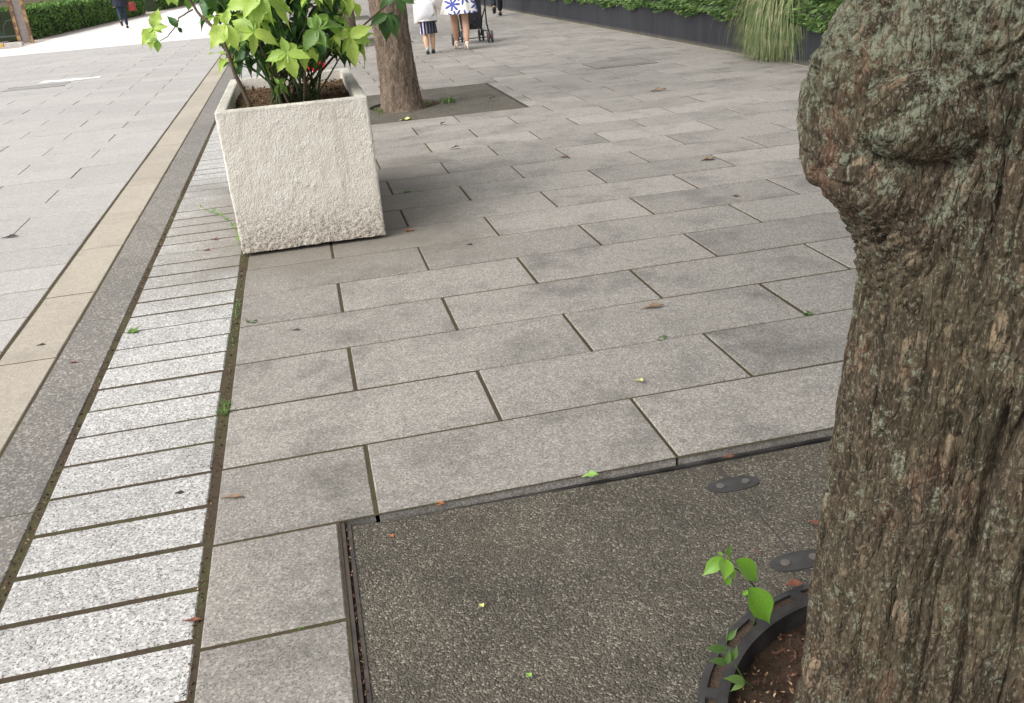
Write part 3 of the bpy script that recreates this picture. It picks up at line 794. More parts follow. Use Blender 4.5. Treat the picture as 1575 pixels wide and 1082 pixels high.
def aleaves(mat):
    return [leaf_mesh('leaf', mat, 1, .50, .25, .3, .09), leaf_mesh('leaf', mat, 1, .56, .45, .2, .07, wav=.15), leaf_mesh('leaf', mat, 1, .44, .12, .45, .1), leaf_mesh('leaf', mat, 1, .52, .6, .3, .06, wav=.2), leaf_mesh('leaf', mat, 1, .4, .85, .5, .05, wav=.3), leaf_mesh('leaf', mat, 1, .6, .3, .15, .08, wav=.35)]
LN, LM_, LO = aleaves(MAT['leaf_new']), aleaves(MAT['leaf_mid']), aleaves(MAT['leaf_old'])

# ------------------------------------------------------------------ shrub in the planter
def shrub():
    B = Vector((-.08, 5.95, .76)); t = empty('potted_shrub', B); tag(t, 'leafy green shrub with yellow-speckled leaves growing in the stone planter', 'shrub')
    rr = random.Random(11); cnt = 0
    def stem(pts, r0_, r1_, mat):
        mm = MB(); n = len(pts)
        q = []
        for i in range(n-1):
            a, b = Vector(pts[i]), Vector(pts[i+1])
            for k in range(3): q.append(a.lerp(b, k/3)+Vector((rr.uniform(-1, 1), rr.uniform(-1, 1), 0))*.004)
        q.append(Vector(pts[-1]))
        mm.tube([v-B for v in q], [r0_+(r1_-r0_)*i/(len(q)-1) for i in range(len(q))], 7)
        mm.build('stem', mat, t, True)
    def rosette(c, n, size, kinds, spread=(-.5, .5), az=None, face=None, tilt=0.):
        nonlocal cnt
        c = Vector(c); a0 = rr.uniform(0, 6.28)
        for k in range(n):
            a = a0+k*2.4+rr.uniform(-.3, .3); el = rr.uniform(*spread)
            d = Vector((math.cos(a)*math.cos(el), math.sin(a)*math.cos(el), math.sin(el)))
            me = rr.choice(rr.choice(kinds))
            base = c-B+Vector((0, 0, rr.uniform(-.03, .02)))
            put_leaf(me, t, base+d*.012, d, size*rr.uniform(.75, 1.15), rr.uniform(-.3, .3)); cnt += 1
    def aimed(px, py, y, tips, size=None, kinds=LN):
        """leaves whose tips show at given picture places, fanned out of one bud"""
        nonlocal cnt
        c = aty(px, py, y)
        for (tx, ty, dy) in tips:
            e = aty(tx, ty, y+dy); d = e-c; me = rr.choice(kinds)
            put_leaf(me, t, c-B, d+Vector((0, 0, .12))*d.length, d.length*1.05, rr.uniform(-.25, .25)+ (0 if abs(d.x) > abs(d.z) else 0), up=(Vector((0, -.85, .55)))); cnt += 1
        return c
    heads = []
    h = aimed(390, 50, 5.32, [(348, 60, -.03), (425, 63, -.05), (391, 84, -.04), (381, 20, .05), (402, 30, .02), (352, 30, .08)], kinds=LN); heads.append(h)
    h = aimed(398, -8, 5.3, [(350, 14, -.05), (396, 38, -.06), (446, 14, -.05), (375, 16, -.1), (412, 20, -.1), (458, 22, -.02), (340, 0, 0), (430, -30, .1)], kinds=LN); heads.append(h)
    h = aimed(489, 45, 5.35, [(466, 76, -.05), (484, 16, .02), (508, 10, .04), (526, 27, 0), (500, 74, -.04), (470, 25, .04)], kinds=LM_); heads.append(h)
    h = aimed(538, 58, 5.5, [(514, 45, 0), (535, 28, .03), (572, 42, -.02), (547, 104, -.04), (527, 80, -.03), (574, 66, .02)], kinds=LN); heads.append(h)
    h = aimed(441, 82, 5.28, [(456, 122, -.04), (477, 92, -.04), (433, 55, .02), (428, 112, -.02), (408, 95, 0)], kinds=LN); heads.append(h)
    h = aimed(348, 38, 5.3, [(324, 74, -.04), (365, 78, -.03), (338, 18, .02), (352, 12, .05)], kinds=LN); heads.append(h)
    h = aimed(596, 22, 5.75, [(571, 42, -.03), (592, 60, -.05), (612, 58, -.03), (620, 40, .03), (583, 48, 0)], kinds=LO); heads.append(h)
    h = aimed(430, 130, 5.55, [(426, 152, 0), (446, 142, -.02), (420, 118, 0), (440, 120, .02)], kinds=LM_); heads.append(h)
    h = aimed(610, -6, 5.8, [(580, 8, 0), (640, 6, 0), (622, 18, -.05), (600, -20, 0)], kinds=LO); heads.append(h)
    # left outreaching branch
    base = Vector((-.3, 5.45, .77))
    bpts = [base, aty(367, 128, 5.45), aty(356, 95, 5.42), aty(341, 58, 5.42), aty(322, 36, 5.45), aty(302, 18, 5.5), aty(288, -6, 5.5), aty(270, -50, 5.5)]
    stem(bpts, .013, .005, MAT['twig'])
    stem([aty(296, 15, 5.5), aty(275, 28, 5.48), aty(270, 42, 5.45), aty(258, 57, 5.42), aty(246, 63, 5.4)], .0045, .002, MAT['twig'])
    stem([aty(356, 95, 5.42), aty(362, 80, 5.5), aty(372, 60, 5.55)], .007, .004, MAT['twig'])
    aimed(236, 44, 5.45, [(218, 70, -.02), (222, 50, 0), (257, 42, -.03), (232, 22, .02), (243, 14, .0), (228, 74, -.04), (250, 52, 0)], kinds=LN)
    aimed(243, 62, 5.4, [(242, 81, -.01), (228, 62, 0)], kinds=LM_)
    aimed(273, 43, 5.45, [(259, 22, 0), (282, 52, .02)], kinds=LO)
    aimed(262, -14, 5.5, [(256, 12, 0), (272, 8, -.03), (240, -20, 0)], kinds=LN)
    aimed(292, -10, 5.5, [(290, 18, 0), (300, 5, .03), (280, -20, 0), (312, -12, 0)], kinds=LM_)
    aimed(316, -10, 5.55, [(334, 18, 0), (322, 12, .04), (300, -20, 0), (340, -5, 0)], kinds=LO)
    # main stems
    for k, h in enumerate(heads):
        b = Vector((-.12+rr.uniform(-.1, .12), 5.62+rr.uniform(-.1, .25), .75)); mid = b.lerp(h, .5)+Vector((rr.uniform(-.04, .04), rr.uniform(-.04, .04), .05))
        stem([b, mid, h], .009, .004, MAT['greentwig'] if k % 2 else MAT['twig'])
    for k in range(15):
        a = rr.uniform(math.pi*1.0, math.pi*2.02); q = rr.uniform(.75, 1.1)
        x = -.04+.42*q*math.cos(a); y = 5.85+.44*q*math.sin(a); z = rr.uniform(1.0, 1.42)
        p = Vector((x, y, z)); b = Vector((-.08+rr.uniform(-.12, .16), 5.72+rr.uniform(-.1, .2), .75))
        stem([b, b.lerp(p, .55)+Vector((0, 0, .04)), p], .006, .0025, MAT['greentwig'])
        rosette(p, 6, rr.uniform(.095, .14), [LN, LN, LM_], (-.9, .6))
    # inner, darker mass
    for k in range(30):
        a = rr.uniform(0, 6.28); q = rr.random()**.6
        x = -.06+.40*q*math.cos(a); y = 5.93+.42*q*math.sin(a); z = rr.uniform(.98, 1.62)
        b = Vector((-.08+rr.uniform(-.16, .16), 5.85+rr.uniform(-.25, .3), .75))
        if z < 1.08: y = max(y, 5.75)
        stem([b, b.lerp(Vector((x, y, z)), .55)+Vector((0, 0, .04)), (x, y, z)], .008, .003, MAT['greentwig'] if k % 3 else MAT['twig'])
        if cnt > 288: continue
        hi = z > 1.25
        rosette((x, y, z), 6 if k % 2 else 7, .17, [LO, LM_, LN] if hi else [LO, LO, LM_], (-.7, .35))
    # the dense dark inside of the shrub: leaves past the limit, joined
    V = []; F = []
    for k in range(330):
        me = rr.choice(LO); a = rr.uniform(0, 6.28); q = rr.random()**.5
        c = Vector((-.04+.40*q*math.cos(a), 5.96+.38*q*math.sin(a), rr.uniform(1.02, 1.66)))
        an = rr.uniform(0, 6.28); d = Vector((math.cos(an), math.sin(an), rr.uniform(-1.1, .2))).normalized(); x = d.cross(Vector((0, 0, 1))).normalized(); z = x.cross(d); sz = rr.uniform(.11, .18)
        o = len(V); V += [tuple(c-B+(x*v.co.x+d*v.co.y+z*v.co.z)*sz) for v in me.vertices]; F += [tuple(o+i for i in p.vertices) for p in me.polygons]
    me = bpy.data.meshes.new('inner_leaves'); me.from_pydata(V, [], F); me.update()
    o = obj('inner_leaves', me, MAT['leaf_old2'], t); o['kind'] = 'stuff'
    print('shrub leaves', cnt)
shrub()
# litter on the planter soil
# ------------------------------------------------------------------ seedlings by the ring
def seedling():
    B = Vector((.845, 1.56, -.04)); t = empty('seedling', B); tag(t, 'small bright green seedling beside the iron ring of the big tree', 'seedling')
    ys_ = 1.56
    c = aty(1160, 905, ys_-.02); top = aty(1118, 868, ys_-.04)
    mm = MB(); mm.tube([(0, 0, 0), aty(1170, 925, ys_)-B, aty(1158, 900, ys_-.02)-B, aty(1140, 880, ys_-.03)-B, top-B], [.003, .0028, .0024, .002, .0015], 7); mm.build('stem', MAT['greentwig'], t, True)
    S = [leaf_mesh('leaf', MAT['seedling'], 1, .62, .2, .35, 0, 10, 1.2), leaf_mesh('leaf', MAT['seedling'], 1, .5, .35, .3, 0, 10, 1.2)]
    S = S
    for (ax, ay, bx, by, dy, k) in [(1153, 904, 1189, 960, -.05, 0), (1132, 862, 1171, 894, -.03, 0), (1112, 858, 1083, 882, -.02, 1), (1116, 860, 1117, 888, -.05, 0), (1116, 850, 1138, 858, .03, 1), (1110, 856, 1104, 846, .02, 1), (1122, 878, 1138, 892, 0, 1), (1124, 888, 1115, 903, 0, 1), (1150, 908, 1141, 918, 0, 1)]:
        a = aty(ax, ay, ys_-.03); e = aty(bx, by, ys_-.03+dy); d = e-a
        put_leaf(S[k], t, a-B, d, d.length*1.05, random.uniform(-.2, .2), up=Vector((0, -.6, .8)))
seedling()
def herb(label, pts, leaves, mat, B, ys_, rad=.0013, width=.34):
    t = empty('weed', B); tag(t, label, 'weed')
    mm = MB(); mm.tube([aty(px, py, ys_)-B for px, py in pts], rad, 5); mm.build('stem', mat, t, True)
    me = leaf_mesh('leaf', mat, 1, width, .2, .3, 0, 6)
    for (ax, ay, bx, by) in leaves:
        a = aty(ax, ay, ys_); e = aty(bx, by, ys_-.01); d = e-a
        put_leaf(me, t, a-B, d, d.length*1.05, random.uniform(-.3, .3), up=Vector((0, -.5, .8)))
herb('thin grey-green weed leaning over the iron ring at the bottom edge', [(1165, 1062), (1146, 1048), (1128, 1018), (1118, 1000), (1117, 985), (1120, 965)],
     [(1118, 1000), (1090, 995), (1120, 1018), (1096, 1016), (1118, 985), (1132, 970), (1128, 1016), (1134, 998), (1146, 1048), (1120, 1044), (1146, 1050), (1126, 1062)] and
     [(1117, 1000, 1090, 996), (1119, 1020, 1096, 1015), (1118, 985, 1133, 970), (1127, 1015, 1133, 998), (1145, 1047, 1119, 1043), (1146, 1050, 1125, 1061), (1117, 1022, 1122, 1004)],
     MAT['weed'], Vector((.77, 1.37, -.07)), 1.37)

# ------------------------------------------------------------------ litter and small weeds on the paving
def litter(name, px, py, size, mat, label, rz=0., curl=.4, z=.006, width=.45, cat='fallen leaf', tilt=0.):
    p = atz(px, py, z); me = leaf_mesh(name, mat, size, width*size, curl*.35, .3, 0, 7, wav=.25)
    V = np.array([v.co[:] for v in me.vertices]); V[:, 1] -= size/2; V[:, 2] -= V[:, 2].min()
    me.vertices.foreach_set('co', V.ravel().astype(np.float32)); me.update()
    o = obj(name, me, None, None, (p.x, p.y, z-.0035), (tilt, 0, rz)); tag(o, label, cat); return o
MAT['dry'] = simple('dry_leaf', (.19, .125, .08), .8, .3, 40.)
MAT['orange'] = simple('orange_leaf', (.3, .11, .04), .6, .3, 40.)
MAT['redleaf'] = simple('red_brown_leaf', (.14, .05, .032), .6, .3, 40.)
MAT['ylw'] = simple('yellow_leaf', (.5, .5, .18), .6, .2, 40.)
MAT['black'] = simple('dark_leaf_litter', (.035, .028, .025), .8, .2, 40.)
MAT['gleaf'] = simple('fallen_green_leaf', (.2, .33, .08), .5, .2, 40.)
LIT = [('fallen_leaf', 907, 733, .058, 'gleaf', 'crumpled pale green leaf on the slab edge above the tree grate', 1.2, .5, .0, .55),
 ('fallen_leaf', 982, 588, .052, 'ylw', 'folded yellow-green leaf on the paving slab left of the big trunk', .25, .9, .0, .5),
 ('fallen_leaf', 1003, 473, .115, 'dry', 'curled brown leaf on the paving left of the big trunk, below a mossy joint', 1.45, .3, .0, .28),
 ('fallen_leaf', 672, 775, .05, 'orange', 'orange leaf lodged against the near edge of the tree grate', 1.3, .2, -.008, .4),
 ('fallen_leaf', 356, 765, .085, 'dry', 'long curled brown leaf on the near slab beside the white kerb setts', 1.25, .25, .0, .22),
 ('fallen_leaf', 601, 823, .022, 'orange', 'small orange leaf fragment on the tree grate corner', .5, .2, -.012, .6),
 ('fallen_leaf', 1120, 702, .04, 'redleaf', 'reddish leaf tucked in the gap before the bolted plate', 1.4, .2, -.01, .4),
 ('fallen_leaf', 1253, 806, .06, 'redleaf', 'rust-red leaf on the grate against the big trunk', .3, .5, -.018, .35),
 ('fallen_leaf', 1163, 848, .05, 'redleaf', 'thin curved red-brown leaf stalk on the grate above the seedling', .1, .5, -.018, .12),
 ('fallen_leaf', 1220, 898, .05, 'redleaf', 'rusty leaf lying in a slot of the iron ring by the trunk', 1.3, .2, -.012, .5),
 ('fallen_leaf', 740, 930, .018, 'ylw', 'tiny yellow speck of leaf in the middle of the tree grate', .5, .2, -.012, .8),
 ('fallen_leaf', 813, 1037, .018, 'gleaf', 'tiny green leaf scrap on the grate at the bottom of the picture', .5, .2, -.012, .8),
 ('fallen_leaf', 295, 953, .055, 'redleaf', 'red-brown leaf in the joint between kerb setts at lower left', 1.35, .1, .0, .25),
 ('fallen_leaf', 275, 757, .035, 'black', 'dark wet leaf scrap on the third kerb sett joint from below', 1.4, .1, .0, .5),
 ('fallen_leaf', 112, 557, .045, 'redleaf', 'pinkish brown leaf on the dark gutter band', .9, .3, .0, .4),
 ('fallen_leaf', 62, 530, .05, 'black', 'dark grey stain-like leaf on the beige edging stone', 1.5, .05, .0, .4),
 ('fallen_leaf', 318, 385, .05, 'redleaf', 'brown leaf on the dirty setts left of the planter corner', 1.2, .3, .0, .5),
 ('fallen_leaf', 330, 368, .06, 'redleaf', 'dark red leaf on the setts left of the planter', .6, .4, .0, .5),
 ('fallen_leaf', 455, 507, .05, 'black', 'blackish twig-like leaf below the planter on a grey slab', 1.2, .2, .0, .25),
 ('fallen_leaf', 629, 355, .07, 'orange', 'orange-brown leaf in the shade at the right foot of the planter', 1.5, .2, .0, .4),
 ('fallen_leaf', 722, 376, .04, 'black', 'small dark leaf on the slab right of the planter', 1., .3, .0, .5),
 ('fallen_leaf', 681, 192, .09, 'black', 'black curled leaf in front of the brown trunk', .4, .9, .0, .5),
 ('fallen_leaf', 699, 229, .1, 'black', 'black curled leaf on the paving between planter and brown trunk', 1.3, .6, .0, .4),
 ('fallen_leaf', 624, 184, .14, 'ylw', 'pale yellow scrap at the edge of the middle tree grate', 1.3, .05, .0, .6),
 ('fallen_leaf', 757, 154, .12, 'black', 'dark leaf on the right half of the middle tree grate', .6, .8, .0, .35),
 ('fallen_leaf', 868, 242, .09, 'redleaf', 'red-brown leaf in a slab joint in the middle of the paving', .9, .3, .0, .4),
 ('fallen_leaf', 1088, 246, .12, 'dry', 'pinkish tan leaf on the paving left of the burl', 1.4, .3, .0, .5),
 ('fallen_leaf', 1131, 301, .06, 'dry', 'small tan leaf on the paving left of the narrow neck of the trunk', .3, .3, .0, .6),
 ('fallen_leaf', 1010, 140, .22, 'dry', 'brown leaf far out on the paving before the dark wall', 1.4, .2, .0, .3),
 ('fallen_leaf', 14, 365, .13, 'black', 'dark leaf on the left paving at the picture edge', 1.4, .2, .0, .3)]
for n_, px, py, sz, mt, lb, rz, cu, z, wd in LIT: litter(n_, px, py, sz, MAT[mt], lb, rz, cu, z+.004, wd)
def tuft(px, py, n, h, spread, label, mat='weed', broad=False, z=-.01, along=None):
    p = atz(px, py, 0); t = empty('weed_tuft', (p.x, p.y, z)); tag(t, label, 'weed')
    rr = random.Random(int(px*7+py)); mm = MB()
    for k in range(n):
        if along: o = Vector((rr.gauss(0, .012), rr.uniform(-along, along), 0))
        else: o = Vector((rr.gauss(0, spread*.4), rr.gauss(0, spread*.4), 0))
        a = rr.uniform(0, 6.28); d = Vector((math.cos(a), math.sin(a), 0)); hh = h*.72*rr.uniform(.4, 1.2); wv = h*(.28 if broad else .07); s = d.cross(Vector((0, 0, 1)))*wv
        b = o; m_ = o+d*hh*.35+Vector((0, 0, hh*.6)); e = o+d*hh*(.9)+Vector((0, 0, hh*.75))
        mm.add([b-s*.4, b+s*.4, m_+s, m_-s, e], [(0, 1, 2, 3), (3, 2, 4)])
    mm.build('blades', MAT[mat], t)
tuft(362, 480, 60, .035, .03, 'green weeds in the long joint just below the planter corner', along=.18)
tuft(346, 628, 70, .04, .02, 'thickest clump of grass in the long joint beside the white setts', along=.06)
tuft(358, 520, 40, .03, .02, 'moss-like weeds in the long joint halfway down from the planter', along=.12)
tuft(205, 512, 12, .045, .02, 'small dark green weed among white kerb setts on the left', broad=True)
tuft(384, 496, 12, .035, .03, 'small leafy weed in the slab joint beneath the planter', broad=True)
tuft(425, 491, 8, .02, .02, 'tiny weed sprig in the slab joint right of the leafy one', broad=True)
tuft(1018, 520, 14, .03, .03, 'small green weed in the joint left of the big trunk', broad=True)
tuft(1243, 483, 14, .03, .03, 'tiny green weed in the joint touching the big trunk outline', broad=True)
tuft(462, 966, 8, .015, .01, 'minute green sprig in the joint left of the tree grate', broad=True)
tuft(372, 830, 12, .012, .02, 'thin moss patch in the joint above the lower left slab', broad=True)
tuft(440, 815, 14, .012, .02, 'mossy patch in the joint near the grate corner', broad=True)
tuft(625, 296, 12, .04, .03, 'small weed in the shaded joint right of the planter', broad=True)
tuft(206, 345, 14, .03, .02, 'weeds in the joint between beige band and gutter', along=.2)
tuft(100, 555, 14, .025, .02, 'green sprouts at the end of a beige edging stone', along=.08)
tuft(690, 158, 30, .13, .1, 'thin upright weed at the right foot of the brown trunk')
tuft(655, 160, 30, .08, .12, 'green weeds round the foot of the brown trunk')
tuft(590, 172, 40, .1, .12, 'dark weeds between brown trunk and planter')
# trailing weed by the planter's lower left corner
def trailing():
    B = atz(370, 368, 0); t = empty('trailing_weed', B); tag(t, 'light green trailing weed sprawling left from the planter foot over the setts', 'weed')
    rr = random.Random(5); me = leaf_mesh('leaf', MAT['seedling'], 1, .6, .1, .2, 0, 5)
    path = [atz(370, 372, .02), atz(362, 352, .03), atz(352, 340, .035), atz(338, 330, .03), atz(322, 325, .025), atz(308, 318, .03)]
    mm = MB(); mm.tube([p-B for p in path], .0015, 5); mm.build('stem', MAT['weed'], t)
    for i in range(34):
        k = rr.random()**1.7*(len(path)-1.01); a = path[int(k)].lerp(path[int(k)+1], k-int(k)); an = rr.uniform(0, 6.28)
        put_leaf(me, t, a-B, Vector((math.cos(an), math.sin(an), rr.uniform(-.1, .7))), rr.uniform(.02, .045), 0)
trailing()
# debris in the long gutter gap: countless crumbs
def crumbs():
    nr = np.random.default_rng(4); n = 1300
    y = nr.uniform(1., 9., n); side = nr.random(n) < .5
    n = n; x = np.where(side, nr.normal(-1.018, .006, n), nr.normal(-.484, .007, n))
    P = np.stack([x, y, np.full(n, -.002)+nr.random(n)*.003], 1)
    o = cloud('leaf_litter', P, .0065, MAT['crumb'], None, nr); o['kind'] = 'stuff'
    tag(o, 'brown leaf crumbs lying in the long joints beside the white setts', 'leaf litter')
    n = 1100; a = nr.uniform(R(90), R(300), n); r_ = nr.uniform(.3, .45, n)
    P = np.stack([RCX+r_*np.cos(a), RCY+r_*np.sin(a), np.full(n, -.068)+nr.random(n)*.012], 1)
    o = cloud('pit_litter', P, .0065, MAT['crumb2'], None, nr, 2.4); tag(o, 'shredded brown leaves and bark on the soil at the foot of the big trunk', 'leaf litter', kind='stuff')
    n = 500; P = np.stack([nr.uniform(-.42, .26, n), nr.uniform(5.3, 6.7, n), np.full(n, .762)+nr.random(n)*.02], 1)
    o = cloud('planter_litter', P, .011, MAT['crumb2'], None, nr, 2.); tag(o, 'dry brown leaf crumbs on the planter soil', 'leaf litter', kind='stuff')
    n = 110; P = np.stack([nr.uniform(-.085, -.075, n), nr.uniform(1.3, 2.29, n), np.full(n, -.012)+nr.random(n)*.004], 1)
    o = cloud('frame_litter', P, .006, MAT['crumb2'], None, nr, 2.); tag(o, 'reddish crumbs caught in the left frame slot of the near tree grate', 'leaf litter', kind='stuff')
def crumbmat(name, a, b, c):
    m = M(name, .9, .1); v = m.n('SeparateColor', 0, None, Color=m.vor(m.pos, 90., 'Color')); col = m.mix(v, a, b); col = m.mix(m.map(v, .8, .9), col, c); m.color(col); return m.m
MAT['crumb'] = crumbmat('leaf_crumbs', (.06, .04, .03), (.14, .08, .055), (.28, .2, .13))
MAT['crumb2'] = crumbmat('bark_crumbs', (.05, .03, .022), (.13, .06, .04), (.36, .25, .16))
crumbs()

# ------------------------------------------------------------------ dark planter wall on the right with planting
def wallmat():
    m = M('dark_painted_concrete', .7, .3)
    st = m.scalev(m.pos, (1., 1., .12)); n = m.noise(st, 9., 5, .65)
    col = m.mix(m.map(n, .3, .75), (.016, .017, .021), (.034, .036, .042))
    z = m.n('SeparateXYZ', 2, None, Vector=m.pos)
    f = m.math('MULTIPLY', m.map(z, .07, .0), m.noise(m.pos, 12., 3)); col = m.mix(f, col, (.17, .15, .12))
    # lime runs
    l = m.math('MULTIPLY', m.map(m.noise(m.scalev(m.pos, (1., 1., .05)), 14., 2), .72, .76), m.map(m.noise(m.pos, 2., 2), .5, .6)); col = m.mix(l, col, (.5, .5, .48))
    m.color(col); m.bump(m.noise(m.pos, 50., 4), .5, .004); return m.m
MAT['wall'] = wallmat()
wl = empty('planter_wall', (5.84, 20, 0)); tag(wl, 'long low dark grey planter wall running along the right side of the pavement', 'wall')
for i in range(19):
    y0 = 3.+i*3.; mm = MB(); mm.box(0, .2, y0-20+.004, y0-20+2.996, -.01, .565); mm.build('wall_panel', MAT['wall'], wl)
mm = MB(); mm.box(.2, 6., -17, 37, -.01, .5); mm.build('soil', MAT['soil'], wl)
mm = MB(); quad(mm, 5.80, 5.84, 3, 60, -.001); tag(mm.build('wall_foot_joint', plainmat('mossy_mortar', (.3, .27, .2), (.38, .35, .28), 8.)), kind='structure')
nr = np.random.default_rng(21)
k = 0
ysj = [5.2, 7., 8.6, 10.1, 12.2, 13.9, 15.6, 17.4, 19.3, 21.3, 23.4, 25.8, 28.4, 31.2, 34.2, 38., 42.]
for i, yy in enumerate(ysj):
    wdt = 1.15 if yy < 20 else 1.7
    n = 5200 if yy < 16 else 2600; xo = nr.uniform(-.05, .05)
    # mound hanging a little over the wall edge
    P = nr.normal(0, 1, (n, 3)); P /= np.linalg.norm(P, axis=1)[:, None]; P *= nr.uniform(.55, 1., (n, 1))**.5
    cl = nr.normal(0, 1, (40, 3)); cl /= np.linalg.norm(cl, axis=1)[:, None]; cc = cl[nr.integers(0, 40, n)]*.16
    c0 = np.array([6.42+xo, yy, .6]); Q = c0+P*np.array([.56, wdt, .27])+cc*np.array([1., 1.5, .8])
    over = (Q[:, 0] < 6.0); Q[:, 2] = np.where(over, np.maximum(Q[:, 2]-.10*np.clip(6.0-Q[:, 0], 0, 1), .47+.06*np.sin(Q[:, 1]*5)), np.maximum(Q[:, 2], .5))
    Q[:, 0] = np.where((Q[:, 2] < .57) & (Q[:, 0] > 5.83), np.where(Q[:, 0] < 6.05, 5.80, Q[:, 0]), Q[:, 0])
    ori = P*np.array([1, 1, .6])+np.array([-.5, 0, -.1])
    pale = i == 2
    t = empty('juniper_shrub', (c0[0], yy, .5))
    tag(t, 'pale green feathery shrub on the dark wall beside the big trunk' if pale else 'green creeping juniper spilling over the dark planter wall', 'shrub', None if pale else 'junipers along the planter wall')
    Q -= np.array(t.location)
    cloud('foliage', Q, .032 if yy < 16 else .055, MAT['juniper2'] if pale else MAT['juniper'], t, nr, 3.4, ori)
# pampas-like grass tuft
def reed():
    B = Vector((5.86, 10.98, .56)); t = empty('grass_clump', B); tag(t, 'big clump of long arching grass drooping over the dark wall to the ground', 'ornamental grass')
    rr = random.Random(9); V = []; F = []
    for k in range(3300):
        a = rr.gauss(math.pi, 1.05); lead = 1. if math.cos(a) < 0 else .45
        out = rr.uniform(.12, .5)*lead; side = rr.gauss(0, .16); topz = rr.uniform(.1, .42); drop = rr.uniform(.1, 1.)**.7*.57*lead; cur = rr.gauss(0, .07)
        b = Vector((rr.gauss(.1, .06), rr.gauss(0, .15), -.02)); n = 10; wd = rr.uniform(.0035, .0075)
        dx, dy = math.cos(a)*out, math.sin(a)*out*1.1+side; s = Vector((-dy, dx, 0)).normalized() if abs(dx)+abs(dy) > .01 else Vector((1, 0, 0)); tw = rr.uniform(-.7, .7)
        for i in range(n+1):
            t_ = i/n; h = t_**.8
            z = topz*math.sin(min(1., t_/.42)*math.pi/2) if t_ < .42 else topz-(topz+drop)*((t_-.42)/.58)**1.7
            p = b+Vector((dx*h+.03*math.sin(t_*5+k), dy*h+cur*math.sin(t_*math.pi*1.3), z)); w_ = wd*(1-.85*t_**2)
            if p.z < .02 and p.x > -.04: p.x = -.04-rr.random()*.03
            p.z = max(p.z, -.55)
            V += [p+s*w_+Vector((0, tw*w_, 0)), p-s*w_]
        o = len(V)-2*(n+1)
        for i in range(n): F.append((o+2*i, o+2*i+1, o+2*i+3, o+2*i+2))
    obj('blades', mesh_np('blades', np.array([tuple(v) for v in V]), np.array(F), False), MAT['reed'], t)
reed()

# ------------------------------------------------------------------ left background: hedge, fence
def hedge(name, pts, h, wd, label, n, size, seed):
    nr = np.random.default_rng(seed); t = empty(name, (pts[0][0], pts[0][1], 0)); tag(t, label, 'hedge')
    V = []; mm = MB()
    for i in range(len(pts)-1):
        a, b = Vector((*pts[i], 0)), Vector((*pts[i+1], 0)); d = (b-a).normalized(); s = Vector((d.y, -d.x, 0))*-1
        if s.x > 0: s = -s
        o = Vector(t.location); ins = .09
        q = [a+s*ins-o, b+s*ins-o, b+s*(wd-ins)-o, a+s*(wd-ins)-o]
        mm.add([(p.x, p.y, .04) for p in q]+[(p.x, p.y, h-ins) for p in q], [(3,2,1,0),(4,5,6,7),(0,1,5,4),(1,2,6,5),(2,3,7,6),(3,0,4,7)])
        le = (b-a).length; m_ = int(n*le)
        u = nr.random(m_); face = nr.random(m_)
        x = np.where(face < .5, nr.normal(.05, .05, m_), nr.uniform(0, wd, m_)); z = np.where(face < .5, nr.uniform(.02, h, m_), h-np.abs(nr.normal(0, .05, m_)))
        back = face > .85; x = np.where(back, wd-.04, x); z = np.where(back, nr.uniform(.02, h, m_), z)
        bump_ = .05*fbm(np.stack([u*le*2, z*2.5, 0*u], 1), 3, seed)
        x = x+bump_; z = z+bump_*(face >= .5)
        P = np.array(a-o)[None]+u[:, None]*np.array(b-a)[None]+x[:, None]*np.array(s)[None]; P[:, 2] = z
        V.append(P)
    mm.build('branch_core', simple('hedge_inside', (.02, .028, .012), .95), t)
    cloud('foliage', np.concatenate(V), size, MAT['hedge'], t, nr, 1.5)
hedge('clipped_hedge', [(-8.25, 33.2), (-7.75, 38.4), (-7.3, 44.), (-6.75, 49.)], 1.0, 1.1, 'long clipped green hedge at the top left behind the walking person', 520, .075, 3)
hedge('clipped_hedge', [(-6.6, 52.5), (-5.2, 66.)], 1.1, 1.1, 'second green hedge farther off, right of the person with the red bag', 330, .1, 5)
